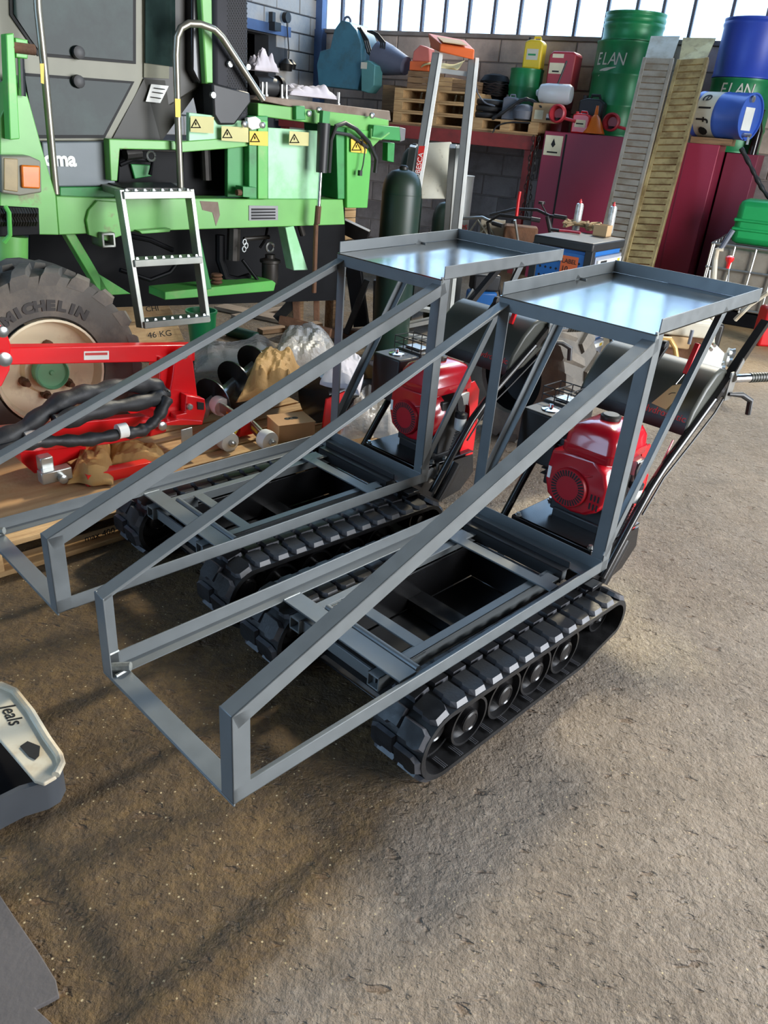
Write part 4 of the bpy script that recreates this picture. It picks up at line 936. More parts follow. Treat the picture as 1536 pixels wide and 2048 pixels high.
paper('plastic_wrap', 'high heap of clear plastic wrap behind the kraft paper', 'plastic film', 'clear_film', [(520,760),(700,740),(640,672),(560,690)], .20, .06, 18, .11)
paper('plastic_wrap', 'sheet of plastic wrap on the pallet behind the farther engine', 'plastic film', 'clear_film', [(680,885),(800,880),(790,780),(690,800)], .17, .06, 21, .05)
# auger ------------------------------------------------------------------
AG = thing_f(PF, 'auger', 'black spiral auger lying on the pallet right of the red linkage', 'auger', (0,0,0))
a, b = PF.loc(ground(415,815,.22)), PF.loc(ground(520,725,.30)); dr = (b-a).normalized(); sx = dr.cross(V3((0,0,1))).normalized(); sz = sx.cross(dr); Lh = (b-a).length
MB().cyl(a-dr*.05, b+dr*.10, .035, n=16).obj('shaft', 'zinc', AG)
fl = MB(); n = 90; turns = 2.6; vs = []
for i in range(n+1):
    t = i/n; th = 2*math.pi*turns*t; c = a+dr*(Lh*t); rd = sx*math.cos(th)+sz*math.sin(th); vs += [c+rd*.034, c+rd*.125, c+rd*.125+dr*.008, c+rd*.034+dr*.008]
fl.add(vs, [(i*4+q, i*4+(q+1) % 4, i*4+4+(q+1) % 4, i*4+4+q) for i in range(n) for q in range(4)]); fl.obj('flighting', 'black_paint', AG, smooth=40)
# black drum rotor with red disc
RB = thing_f(PF, 'rotor', 'black rotor with red end disc and red side plate, behind the cardboard box', 'rotor', (0,0,0))
c = PF.loc(ground(655,790,.26)); 
MB().lathe([(.02,-.1),(.13,-.09),(.135,.0),(.135,.10),(.06,.12),(.04,.30),(.13,.32),(.135,.42)], c=(c.x,c.y,c.z), axis='x', n=28).obj('drum', 'black_paint', RB)
q = PF.loc(ground(617,770,.28)); MB().lathe([(.045,-.01),(.045,.02)], c=(q.x,q.y-.12,q.z), axis='y', n=24).obj('end_disc', 'implement_red', RB)
MB().prism([(c.x-.16,PZ+.0),(c.x-.14,c.z+.05),(c.x-.02,c.z+.07),(c.x+.01,PZ)], c.y-.16, c.y-.15).obj('side_plate', 'implement_red', RB)
paper('cloth', 'pale grey cloth draped over the black rotor', 'cloth', 'cloth_white', [(640,770),(720,790),(730,720),(660,715)], .36, .02, 25, .06)
# linkage ends, box
def roller_arm(label, pA, pB, z, seed):
    A = PF.loc(ground(*pA, z)); B = PF.loc(ground(*pB, z+.02)); t = thing_f(PF, 'roller_arm', label, 'roller', (0,0,0)); 
    d = (B-A).normalized(); MB().beam(A, B, .012, .05).obj('arm', 'zinc', t, bevel=.003); MB().beam(A+V3((0,.04,0)), B+V3((0,.04,0)), .012, .05).obj('arm', 'zinc', t, bevel=.003)
    MB().lathe([(.02,-.03),(.045,-.025),(.048,0),(.045,.03),(.02,.035)], c=(A.x,A.y,A.z), axis='y', n=24).obj('roller', 'white_plastic', t)
    MB().lathe([(.016,-.03),(.016,-.05),(.008,-.055)], c=(A.x,A.y,A.z), axis='y', n=10).obj('roller_nut', 'zinc', t)
    MB().beam(A.lerp(B,.5), A.lerp(B,.9), .03, .012).obj('yellow_sleeve', 'yellow_sticker', t); return t
roller_arm('zinc roller arm with pale wheel leaning on the black auger', (440,812), (478,838), .24, 1)
roller_arm('zinc roller arm with yellow sleeve lying left of the small cardboard box', (455,882), (475,850), .17, 2)
roller_arm('shiny zinc clevis arm at the front of the cardboard box', (535,880), (505,850), .17, 3)
rp = PF.loc(ground(490,872,PZ)); rpm = MB().prism([(rp.x-.03,PZ),(rp.x+.05,PZ),(rp.x+.04,PZ+.09),(rp.x-.01,PZ+.10)], rp.y, rp.y+.06).obj('red_bracket', 'implement_red', None, bevel=.003); rpm.location = PF.o; rpm.rotation_euler = (0,0,PF.rz); tag(rpm, 'small red bracket between the zinc roller arms', 'bracket')
BX = thing('cardboard_box', 'small plain cardboard box with a dark printed logo on the pallet', 'box', ground(565,885,.13), PF.rz-.25)
MB().box(-.02,.17,0,.15,0,.085).obj('carton', 'cardboard', BX, bevel=.003); MB().box(-.022,.172,-.002,.152,.085,.088).obj('lid_flap', 'cardboard', BX)
lg = MB()
for k in range(3): lg.lathe([(.016,.0885),(.014,.0892)], c=(.055+k*.02,.075,0), n=12)
lg.obj('printed_logo', 'print_black', BX)['kind'] = 'stuff'
# floor goods ---------------------------------------------------------------
CRT = thing('timber_crate', 'brown plank crate lid with handwritten 46 KG leaning behind the harvester ladder', 'crate', ground(300,690), TF.rz-.05)
CF_ = Fr((ground(300,690).x, ground(300,690).y), (math.cos(TF.rz-.05), math.sin(TF.rz-.05)))
for i, (tl, tr, br_, bl_) in enumerate((((210,588),(325,586),(352,640),(240,645)), ((238,648),(352,640),(372,690),(270,692)))):
    lo_y = .10-.10*i; P4 = [CF_.p(*tl, lo_y+.10), CF_.p(*tr, lo_y+.10), CF_.p(*br_, lo_y), CF_.p(*bl_, lo_y)]
    MB().poly3([q for q in P4], .02, (0,1,.4)).obj('plank', 'pine', CRT, bevel=.002)
text('crate_text', '46 KG', .058, 'print_black', CRT, face(CF_.p(318,668,.04)+V3((0,-.012,0)), (1,0,0), (0,.35,.9)), wide=1.2); text('crate_text', 'CHI', .05, 'print_black', CRT, face(CF_.p(303,617,.14)+V3((0,-.012,0)), (1,0,0), (0,.35,.9)), wide=1.2)
BK = thing('bucket', 'dark green plastic bucket on the floor under the harvester ladder', 'bucket', ground(405,690), 0)
MB().lathe([(.085,0),(.105,.235),(.112,.235),(.112,.25),(.100,.25),(.08,.01)], n=32, cap1=False).obj('body', 'bucket_green', BK); MB().lathe([(.095,.18),(.095,.185)], n=24).obj('contents', 'oily_black', BK)
ft = thing('green_tube', 'dark green metal tube with bright end lying on the floor behind the augers', 'tube', (0,0,0), 0)
a, b = ground(455,660,.04), ground(512,675,.04); MB().cyl(a, b, .042, n=20).obj('casing', 'bottle_green', ft); d_ = (b-a).normalized(); MB().cyl(b, b+d_*.01, .032, n=20).obj('end_cap', 'zinc', ft)
mb_ = MB(); q = ground(300,712); 
kb = MB().box(0, 1.0, 0, .1, 0, .03).obj('rubber_strip', 'black_satin', None); q = ground(290,722); kb.location = (q.x, q.y, 0); kb.rotation_euler = (0,0,.12); tag(kb, 'long black rubber strip on the floor behind the plastic wrap', 'strip')
for i, (a, b, w, lab) in enumerate((((470,632),(590,612),.10,'short pale board lying flat beside the rusty stand'), ((500,596),(560,578),.12,'loose board under the harvester lower beam'), ((440,612),(575,640),.16,'wide dusty board on the floor behind the dark green tube'), ((520,662),(640,648),.08,'thin offcut board in front of the rusty stand'))):
    A, B = ground(*a, .02), ground(*b, .02); bd = MB().beam((0,0,.0), ((B-A).length,0,0), w, .022+.004*i).obj('board', 'pine_old' if i % 2 else 'plank_grey', None, bevel=.002); bd.location = A; bd.location.z = .012+.002*i; bd.rotation_euler = (0,0,math.atan2(B.y-A.y, B.x-A.x)); tag(bd, lab, 'board', 'loose boards on the floor')
ST = thing('steel_stand', 'rusty angle-iron stand on the floor between harvester and farther carrier', 'stand', ground(600,690), 0)
SF = Fr((ground(600,690).x, ground(600,690).y), (1, 0.12))
def sp(px, py, y=0): return SF.p(px, py, y)
MB().beam(sp(590,560), sp(595,660), .05, .05, up=(0,1,0)).obj('leg', 'rusty', ST, bevel=.003); MB().beam(sp(560,640,-.02), sp(665,665,-.1), .05, .06).obj('foot', 'rusty', ST, bevel=.003); MB().beam(sp(553,640), sp(590,600), .07, .04, up=(0,1,0)).obj('gusset', 'dark_steel', ST, bevel=.003)
MB().beam(sp(628,440,.1), sp(632,640,.05), .04, .04, up=(0,1,0)).obj('upright', 'rusty', ST, bevel=.003); MB().beam(sp(612,465,.1), sp(655,463,.1), .06, .05).obj('top_block', 'plate_brown', ST, bevel=.003); MB().beam(sp(612,600), sp(640,570), .03, .02, up=(0,1,0)).obj('brace', 'rusty', ST)
TS = thing_f(TF, 'timber_stack', 'stack of pale sawn boards glimpsed behind the harvester rear post', 'timber', (TF.p(650,360,.9).x, .9, 0))
for k in range(16): MB().box(-.3, .32, 0, .14, .42+k*.055, .47+k*.055).obj('board', 'pine', TS, bevel=.003)
for x in (-.25, .15): MB().box(x, x+.1, .02, .12, 0, .42).obj('trestle', 'pine_old', TS)
# dark scrap pile between stand and gas cylinder
for i, (a, b, r, mt, lab) in enumerate((((662,440,.35),(736,475,.3),.10,'dark_steel','dark folded steel plate leaning behind the farther tray'), ((655,475,.3),(690,500,.25),.05,'rusty','rusty pipe fitting under the dark steel plate'), ((650,560,.3),(700,520,.35),.06,'oily_pipe','oily pipe leaning in the scrap heap'), ((690,700,.2),(735,560,.25),.05,'dark_steel','dark steel bar standing in the scrap heap'), ((650,680,.2),(740,690,.25),.07,'rusty','rusty beam at the foot of the scrap heap'), ((700,480,.5),(720,700,.5),.12,'oily_black','black machine casing standing behind the farther tray upright'), ((760,560,.5),(755,700,.5),.10,'oily_pipe','soot-dark steel column beside the black machine casing'))):
    A, B = SF.p(*a), SF.p(*b); A.z = max(A.z, .05); B.z = max(B.z, .05)
    t = MB().beam(V3((0,0,0)), B-A, r, r*.7, up=(.2,1,.1)).obj('scrap_steel', mt, None, bevel=.006); t.location = SF.wld(A); t.rotation_euler = (0,0,SF.rz); tag(t, lab, 'scrap metal', 'scrap steel heap')
# foreground left: cast counterweight and slab ------------------------------
CW = thing('counterweight', 'pale topped cast steel bracket with a cut-out hole at the left edge of the floor', 'bracket', ground(60,1660), 0)
zt = .10; outer = [(0,1372),(30,1385),(62,1425),(95,1480),(118,1512),(123,1530),(112,1552),(88,1566),(68,1560),(0,1480)]
GP = [ground(x, y, zt) for x, y in outer]; GP += [ground(-120,1400,zt), ground(-60,1340,zt)]
base = Vector(CW.location)
hole = [ground(x, y, zt+.004) for x, y in ((40,1492),(55,1482),(80,1492),(78,1510),(70,1518),(58,1512))]
MB().poly3([p-base for p in GP], .012, (0,0,-1)).obj('top_plate', 'cream_paint', CW, smooth=None, bevel=.003)
MB().poly3([p-base for p in hole], .003, (0,0,-1)).obj('cut_out', 'print_black', CW, smooth=None)
rim_ = [GP[i]-base for i in range(0,7)]; MB().tube([p+V3((0,0,.004)) for p in rim_], .010, 8).obj('rolled_edge', 'cream_paint', CW)
w_ = [ground(x, y, zt-.012) for x, y in ((-80,1640),(40,1580),(88,1566),(112,1552),(124,1528))]
k = MB(); vs = []
for p in w_: q = p-base; vs += [q, V3((q.x,q.y,.0))-V3((0,0,base.z))]
inn = [(V3((-.0,.012,0))+V3((-.004,0,0)))]*len(w_)
vs += [V(v)+V3((-.008,.012,0)) for v in vs] if False else [v+V3((-.008,.012,0)) for v in vs]
n = len(w_)*2; fs = []
for i in range(len(w_)-1):
    fs += [(2*i,2*i+2,2*i+3,2*i+1), (n+2*i,n+2*i+1,n+2*i+3,n+2*i+2), (2*i,n+2*i,n+2*i+2,2*i+2), (2*i+1,2*i+3,n+2*i+3,n+2*i+1)]
fs += [(0,1,n+1,n),(n-2,2*n-2,2*n-1,n-1)]
k.add(vs, fs); k.obj('side_wall', 'cast_iron', CW, smooth=50)
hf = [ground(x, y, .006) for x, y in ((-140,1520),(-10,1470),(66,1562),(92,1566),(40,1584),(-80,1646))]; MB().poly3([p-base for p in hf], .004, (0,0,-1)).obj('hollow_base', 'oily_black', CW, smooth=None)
text('marker_text', 'Jeals', .05, 'print_black', CW, face(ground(22,1428,zt+.001)-base, (.62,-.70,0), (.7,.62,0)), shear=.3)
sb = MB(); sp_ = [ground(x, y, .012) for x, y in ((-20,1760),(30,1835),(75,1900),(112,1960),(118,1990),(95,2003),(70,2015),(130,2070),(120,2120),(-120,2120),(-120,1760))]
B0 = sp_[0]; o = MB().poly3([p-B0 for p in sp_], .012, (0,0,-1)).obj('rubber_mat', 'slab_dark', None, smooth=None, bevel=.002); o.location = B0; tag(o, 'dark torn rubber mat at the bottom left corner of the floor', 'mat')
# ------------------------------------------------------------------ storage along the back wall
mat('rack_red', lin(150,58,56), 0.6, 0.1, 0.2, 5, col2=lin(96,50,46), c2amt=.5)
mat('teal', lin(64,118,138), 0.5, 0.1, 0.15, 5, col2=lin(60,80,86), c2amt=.5)
mat('teal_light', lin(84,140,140), 0.5, 0.1, 0.15, 5)
mat('motor_grey', lin(96,100,118), 0.5, 0.2, 0.15, 5)
mat('orange_plastic', lin(224,104,50), 0.5, 0.0, 0.12, 6)
mat('orange_bright', lin(240,120,30), 0.35, 0.0, 0.1, 6)
mat('salmon', lin(206,112,100), 0.6, 0.0, 0.1, 6)
mat('drum_green', lin(24,128,74), 0.38, 0.1, 0.12, 4, col2=lin(18,84,54), c2amt=.5, c2scale=3)
mat('drum_green_bright', lin(34,170,92), 0.4, 0.1, 0.1, 4)
mat('drum_blue', lin(44,72,176), 0.42, 0.05, 0.12, 4)
mat('barrel_blue', lin(66,104,196), 0.32, 0.1, 0.12, 4)
mat('cream_print', lin(206,204,188), 0.5, 0.0, 0.05)
mat('yellow_can', lin(226,196,40), 0.4, 0.0, 0.08)
mat('oil_red', lin(176,52,62), 0.4, 0.0, 0.1, 5)
mat('tank_burgundy', lin(152,44,70), 0.42, 0.1, 0.08, 2, col2=lin(140,40,66), c2amt=.5, c2scale=2)
mat('tank_shade', lin(128,46,68), 0.5, 0.1, 0.1, 2)  # burgundy darkened to paint the shade on the set-back cabinet
mat('ramp_alu', lin(188,182,168), 0.42, 0.55, 0.15, 6, col2=lin(140,120,90), c2amt=.5, c2scale=4)
mat('ramp_dirty', lin(186,168,120), 0.45, 0.5, 0.2, 6, col2=lin(110,84,50), c2amt=.6, c2scale=7)
mat('alu', lin(206,206,202), 0.35, 0.6, 0.08, 10)
mat('alu_grey', lin(136,138,136), 0.45, 0.5, 0.1, 10)
mat('platform_cream', lin(226,222,204), 0.6, 0.1, 0.08, 10, col2=lin(120,110,90), c2amt=.6, c2scale=18, lo=.6, hi=.7)
mat('grey_plastic', lin(104,108,118), 0.5, 0.0, 0.1)
mat('translucent', lin(206,212,216), 0.25, 0.0, 0.05, alpha=.75)
mat('ibc_grey', lin(150,142,128), 0.6, 0.0, 0.2, 4, col2=lin(110,98,84), c2amt=.6, c2scale=3)
mat('gas_green', lin(26,52,42), 0.42, 0.0, 0.2, 4, col2=lin(46,50,40), c2amt=.5)
mat('trolley_blue', lin(34,104,176), 0.4, 0.0, 0.08, 4)
mat('trolley_grey', lin(150,156,170), 0.4, 0.2, 0.08, 4)
mat('rope', lin(176,150,112), 0.9, 0.0, 0.2, 20, bump=.3)
mat('hose_black', (0.015,0.015,0.016), 0.5)
mat('rag', lin(176,164,142), 0.9, 0.0, 0.15)
mat('paper_cream', lin(228,222,190), 0.7)
mat('mesh_dark', lin(60,50,48), 0.7, 0.2, 0.2)
mat('tan_box', lin(190,158,116), 0.75, 0.0, 0.1)
mat('brown_bottle', lin(26,20,18), 0.15, 0.0, 0.05, spec=.6)
def wp(px, py, y=0.0): return WB.p(px, py, y)
def wthing(name, label, cat, base, group=None, rz=0.0): return thing_f(WB, name, label, cat, base, rz, group)
SZ = WB.p(930, 257, -1.0).z          # rack shelf surface
x0 = WB.p(560,200,-1.0).x; x1 = WB.p(1068,290,-1.0).x
RK = wthing('storage_rack', 'red steel storage rack along the block wall, carrying pallets', 'rack', (x0, -.5, 0))
MB().box(0, x1-x0, -.53, -.45, SZ-.16, SZ-.02).obj('front_beam', 'rack_red', RK, bevel=.004); MB().box(0, x1-x0, .38, .45, SZ-.16, SZ-.02).obj('rear_beam', 'rack_red', RK)
for i in range(5): MB().box(0, x1-x0, -.5+i*.19, -.5+i*.19+.17, SZ-.02, SZ).obj('deck_board', 'pine_old', RK)
for x in (.02, x1-x0-.10):
    for y in (-.5, .36): MB().box(x, x+.08, y, y+.08, 0, SZ-.02).obj('post', 'rack_red', RK)
def rack_pallet(label, pxl, pxr, levels, m='pine', y0=-.98, dep=.8, z=None, h=.125):
    xa, xb = wp(*pxl, y0).x, wp(*pxr, y0).x
    for k in range(levels):
        t = wthing('pallet', label[k] if isinstance(label, list) else label, 'pallet', (xa, y0, (SZ if z is None else z)+k*h), 'pallets on the rack'); L_ = xb-xa
        nb = 3
        for i in range(nb):
            xx = i*(L_-.12)/(nb-1); MB().box(xx, xx+.12, 0, dep, .018, h-.022).obj('bearer', m, t, bevel=.002)
        for i in range(5):
            yy = i*(dep-.10)/4; MB().box(0, L_, yy, yy+.10, h-.022, h-.002).obj('top_board', m, t, bevel=.002)
        for i in range(3): yy = i*(dep-.10)/2; MB().box(0, L_, yy, yy+.10, .0, .018).obj('bottom_board', m, t, bevel=.002)
    return (SZ if z is None else z)+levels*h
zt1 = rack_pallet('dark wooden pallet under the teal machine on the rack', (590,190), (775,205), 1, 'pine_old')
zt2 = rack_pallet(['bottom pallet of the stack behind the stepladder on the rack', 'second pallet up in the stack behind the stepladder', 'top pallet of the stack behind the stepladder'], (785,245), (945,250), 3, 'pine')
zt3 = rack_pallet('wooden pallet at the right end of the rack, under hoses and a carton', (945,250), (1074,275), 1, 'pine')
# teal machine
yM = -.85
TM = wthing('teal_machine', 'teal sheet-metal machine housing with a lifting eye on top, on the rack', 'machine', (wp(640,180,yM).x, yM, zt1))
b0 = wp(640,180,yM).x
P = [wp(x, y, yM) for x, y in ((637,172),(633,130),(640,102),(660,97),(668,60),(682,40),(698,44),(712,60),(722,88),(724,140),(716,180))]
MB().prism([(p.x-b0, max(p.z-zt1, 0.0)) for p in P], 0, .45).obj('housing', 'teal', TM, bevel=.01)
q = wp(686,40,yM); MB().tube(arc((q.x-b0, .1, q.z-zt1), .045, -20, 200, 10), .014, 6).obj('lifting_eye', 'motor_grey', TM)
P = [wp(x, y, yM-.05) for x, y in ((722,125),(735,120),(750,130),(748,170),(736,186),(722,182))]; sbx = MB().prism([(p.x-b0, max(p.z-zt1, 0)) for p in P], -.05, .15).obj('side_tank', 'teal_light', TM, bevel=.01)
MB().box(wp(726,135,yM).x-b0, wp(738,135,yM).x-b0, -.053, -.05, wp(726,138,yM).z-zt1, wp(726,125,yM).z-zt1).obj('side_label', 'cream_print', sbx)
for k in range(3):
    pts = [wp(x+k*4, y, yM+.1) for x, y in ((712,55),(728,80),(735,105),(748,118),(760,108),(762,85),(748,68),(735,62))]
    MB().tube([V3((p.x-b0, p.y-yM, p.z-zt1)) for p in pts], .012, 7).obj('cable', 'hose_black', TM)
MT = wthing('electric_motor', 'dark grey tapered motor casing beside the teal machine on the rack', 'motor', (wp(765,180,-.6).x, -.6, SZ+.125))
c = wp(760,115,-.6); e = wp(812,132,-.7); o_ = V3((wp(765,180,-.6).x, -.6, SZ+.125))
MB().tube([c-o_, (c-o_).lerp(e-o_,.3), e-o_], [.19,.17,.10], 24).obj('casing', 'motor_grey', MT); MB().box(.06,.32,-.1,.25,0,.28).obj('support_crate', 'pine_old', MT, bevel=.003)
# crates and orange things on top of the pallet stack
for i, (l, r, t_, b_, mt, lab) in enumerate((((815,0),(862,0),140,165,'pine_old','dark wooden crate left of the stepladder top on the pallet stack'), ((862,0),(905,0),152,185,'pine','pale wooden crate seen between the stepladder rails'), ((905,0),(945,0),158,190,'pine_old','small wooden crate seen through the stepladder, right side'))):
    a, b_2 = wp(l[0], 160, -.85), wp(r[0], 160, -.85); t = wthing('wooden_crate', lab, 'crate', (a.x, -.85, zt2), 'crates on the pallet stack'); w_ = b_2.x-a.x; h_ = max(wp(l[0], t_, -.85).z-zt2, .08)
    for k in range(3): MB().box(0, w_, 0, .02, h_*k/3, h_*(k+.9)/3).obj('slat', mt, t, bevel=.002)
    for k in range(3): MB().box(0, .02, .02, .35, h_*k/3, h_*(k+.9)/3).obj('slat', mt, t); MB().box(w_-.02, w_, .02, .35, h_*k/3, h_*(k+.9)/3).obj('slat', mt, t)
    MB().box(0.02, w_-.02, .02, .35, 0, .02).obj('base', mt, t)
zc = zt2+max(wp(815,140,-.85).z-zt2, .08)
q = wp(838,130,-.8); OR = wthing('orange_tool_case', 'salmon and orange plastic case on top of the dark crate left of the stepladder', 'case', (q.x, -.8, zc))
MB().box(-.13,.13,0,.2,0,.10).obj('base', 'orange_plastic', OR, bevel=.01); MB().prism([(-.11,.10),(.13,.10),(.10,.24),(-.02,.27),(-.10,.2)], .02, .18).obj('lid', 'salmon', OR, bevel=.01)
q = wp(885,140,-.7); cp = MB().grid(lambda u, v: (lerp(-.22,.22,u), lerp(0,.3,v), .02*math.sin(7*u)+.03*math.sin(5*v+3*u)), 12, 8).obj('cardboard_sheet', 'manila', None, solid=.004); cp.location = WB.wld((q.x,-.85,q.z)); cp.rotation_euler = (.25,0,WB.rz); tag(cp, 'curled cardboard sheet lying on the crates behind the stepladder', 'cardboard')
# mesh basket
q = wp(985,190,-.4); BKx = wthing('wire_basket', 'dark wire-mesh basket lying behind the stepladder on the right pallet', 'basket', (q.x, -.36, zt3))
MB().lathe([(.14,0),(.15,.22),(.18,.24),(.185,.40),(.14,.46),(.05,.48)], n=22).obj('body', 'oily_black', BKx)
wm = MB()
for k in range(9):
    z = .25+k*.024; r = .187 if k < 6 else .187-(k-5)*.02; wm.tube([(r*math.cos(a+k*.2), r*math.sin(a+k*.2), z+.008*math.sin(8*a)) for a in [i*2*math.pi/32 for i in range(32)]], .006, 4, closed=True)
wm.obj('wire_mesh', 'mesh_dark', BKx)['kind'] = 'stuff'
# drums ------------------------------------------------------------------
def drum(name, label, base, r, h, m, rz=0, ribs=(.33,.66), open_=False, group='steel drums'):
    t = wthing(name, label, 'drum', base, group, rz); pr = [(r*.97,0),(r*1.02,.005),(r*1.02,.02),(r,.03)]
    for f in ribs: pr += [(r,h*f-.03),(r*1.03,h*f-.008),(r*1.03,h*f+.008),(r,h*f+.03)]
    pr += [(r,h-.03),(r*1.02,h-.02),(r*1.02,h)]; pr += [(r*.95,h),(r*.95,h-.02)]
    MB().lathe(pr, n=40).obj('shell', m, t, smooth=40); return t
def on_drum(t, r, txt, size, ang, z, m='cream_print', wide=1.0, shear=.15, roll=0.0):
    for k, ch in enumerate(txt):
        a = math.radians(ang)+(k-(len(txt)-1)/2)*size*.62*wide/r; n_ = V3((math.cos(a), math.sin(a), 0)); rt = V3((-math.sin(a), math.cos(a), 0))
        text('letter', ch, size, m, t, face(n_*(r*1.012)+V3((0,0,z)), rt, (0,0,1)), wide=wide, shear=shear)
TT = WB.p(1170,268,-.9).z     # top of the oil tanks
SC = lambda px, py, y: WB.p(px, py, y)
a, b = wp(1180,180,-.34), wp(1300,180,-.34); rG = (b.x-a.x)/2*.97; cG = (a.x+b.x)/2; zG = wp(1250,86,-.34).z
G1 = drum('steel_drum', 'tall green drum with white logo behind the funnels, carrying a half drum', (cG, -.34, TT), rG, zG-TT, 'drum_green', group='green drums')
angc = -100
on_drum(G1, rG, 'ELAN', .17, -108, (zG-TT)*.80, wide=.85); sw = MB()
for k in range(14):
    f = k/13; aa = math.radians(-126+f*36); z = (zG-TT)*lerp(.62,.72,f**.7); w_ = .05*(1-f)+.006; rr = rG*1.012; sw.add([(rr*math.cos(aa),rr*math.sin(aa),z),(rr*math.cos(aa),rr*math.sin(aa),z+w_)], [])
sw.f = [(2*i,2*i+2,2*i+3,2*i+1) for i in range(13)]; sw.obj('logo_swoosh', 'cream_print', G1, smooth=None)
G2 = drum('half_drum', 'open half drum, green, standing on top of the tall logo drum', (cG+.03, -.34, zG+.001), rG*.97, wp(1250,28,-.34).z-zG, 'drum_green', ribs=(.55,.75), group='green drums')
a, b = wp(1426,150,-.42), wp(1560,150,-.42); rB = (b.x-a.x)/2; cB = (a.x+b.x)/2; zB = wp(1480,160,-.42).z; zBt = wp(1480,40,-.42).z
G3 = drum('steel_drum', 'green drum with white logo under the blue drum at the right edge', (cB, -.42, TT-.06), rB*.98, zB-TT+.06, 'drum_green', group='green drums'); on_drum(G3, rB*.98, 'ELAN', .16, -95, (zB-TT)*.92, wide=.85)
G4 = drum('plastic_drum', 'big blue drum on top of the green drum at the right edge', (cB, -.42, zB+.001), rB, zBt-zB, 'drum_blue', ribs=(.9,), group='blue drums')
stand = MB().box(wp(1438,300,-1.2).x+.02, cB+.36, -.74, -.10, 0, TT-.06).obj('drum_plinth', 'tank_shade', None, bevel=.006); stand.location = WB.o; stand.rotation_euler = (0,0,WB.rz); tag(stand, 'burgundy cabinet darkened for shade under the stacked drums at the right edge', 'cabinet')
# small green drum with yellow can
a, b = wp(1016,165,-.5), wp(1078,165,-.5); rS = (b.x-a.x)/2
G5 = drum('steel_drum', 'small green drum with a yellow can on top, behind the coiled hoses', ((a.x+b.x)/2, -.42, zt3), rS, wp(1045,138,-.42).z-zt3, 'drum_green', group='green drums'); on_drum(G5, rS, 'ELAN', .11, -75, .12, wide=.85); zS = wp(1045,138,-.42).z
def jerrycan(label, base, w, d, h, m, lab=None, rz=0.0, cap='black_plastic', group='jerrycans'):
    t = wthing('jerrycan', label, 'jerrycan', base, group, rz)
    body = MB().prism([(-w/2,0),(w/2,0),(w/2,h*.86),(w*.30,h*.96),(-w*.2,h*.97),(-w/2,h*.9)], 0, d).obj('body', m, t, bevel=min(w,d)*.12)
    MB().tube([(-w*.12,d/2,h*.95),(-w*.10,d/2,h*1.06),(w*.2,d/2,h*1.06),(w*.26,d/2,h*.95)], w*.055, 8).obj('handle', m, t); MB().lathe([(w*.1,h*.93),(w*.1,h*1.05)], c=(-w*.34,d/2,0), n=14).obj('cap', cap, t)
    if lab: MB().box(-w*.3,w*.32,-.003,-.001,h*.3,h*.66).obj('paper_label', lab, body); MB().box(-w*.22,w*.2,-.005,-.003,h*.44,h*.5).obj('label_print', 'print_green' if lab != 'paper_cream' else 'print_black', body)
    return t
q = wp(1060,140,-.5); jerrycan('yellow jerrycan with pale label on top of the small green drum', (q.x, -.5, zS), .22, .16, .30, 'yellow_can', 'cream_print')
q = wp(1018,212,-.92); jerrycan('grey jerrycan standing in front of the small green drum', (q.x, -.92, zt3), .17, .12, .24, 'grey_plastic')
# tall red cans
for lab, px, y, w_, pb, pt in (('red oil canister at the bottom, behind the clear jug', (1103,215), -.55, .33, 218, 180), ('tall red oil canister with two labels standing on another red one', (1112,180), -.55, .33, 180, 102)):
    q = wp(*px, y); zb = max(wp(px[0], pb, y).z, zt3) if pb == 218 else wp(px[0], 180, y).z; t = wthing('oil_canister', lab, 'canister', (q.x, y, zb), 'red oil canisters'); h_ = wp(px[0], pt, y).z-zb
    MB().prism([(-w_*.42,0),(w_*.5,0),(w_*.52,h_*.94),(w_*.4,h_),(-w_*.3,h_),(-w_*.44,h_*.9)], 0, .26).obj('body', 'oil_red', t, bevel=.02)
    MB().box(-.12,.05,-.003,-.001,h_*.42,h_*.70).obj('paper_label', 'paper_cream', t); MB().box(-.08,0,-.005,-.003,h_*.46,h_*.5).obj('label_print', 'print_black', t); MB().box(-.10,.03,-.003,-.001,h_*.83,h_*.93).obj('paper_label', 'paper_cream', t)
    if pb == 218: MB().box(-.14,.16,-.02,.26,-(zb-SZ),0).obj('foot_tray', 'oil_red', t)
q = wp(1108,232,-.8); t = wthing('clear_jug', 'translucent plastic jug lying in front of the red canisters', 'jug', (q.x, -.86, zt3+.191)); MB().lathe([(.03,-.22),(.04,-.20),(.09,-.17),(.10,-.1),(.10,.15),(.08,.18)], c=(0,0,.10), axis='x', n=20).obj('body', 'translucent', t); MB().cyl((-.02,0,.1),(.06,.02,.42), .010, n=8).obj('spout', 'hose_black', t)
# coil of hoses: three tyres of hose stacked
q = wp(966,235,-.9)
for k in range(3):
    o = MB().tube([(.14*math.cos(a), .14*math.sin(a), 0) for a in [i*2*math.pi/30 for i in range(30)]], .032, 10, closed=True).obj('hose_coil', 'hose_black', None); o.location = WB.wld((q.x+.01*k, -.80, zt3+.033+.066*k)); tag(o, ['bottom black hose coil on the right pallet', 'middle black hose coil on the right pallet', 'top black hose coil on the right pallet'][k], 'hose', 'black hose coils')
def whose(name, label, pts, r, m='hose_black', cat='hose'):
    P = [wp(*p) for p in pts]; return hosething(name, label, P, r, m, cat, 8, WB)
whose('rubber_hose', 'black rubber hose bundle arching over the right pallet', [(985,238,-.97),(1010,222,-.97),(1040,202,-.95),(1060,200,-.95),(1085,215,-.95)], .02); whose('thin_hose', 'pale thin hose drooping from the mesh basket', [(952,160,-.97),(955,185,-.97),(970,205,-.97),(990,212,-.97)], .008, 'grey_plastic')
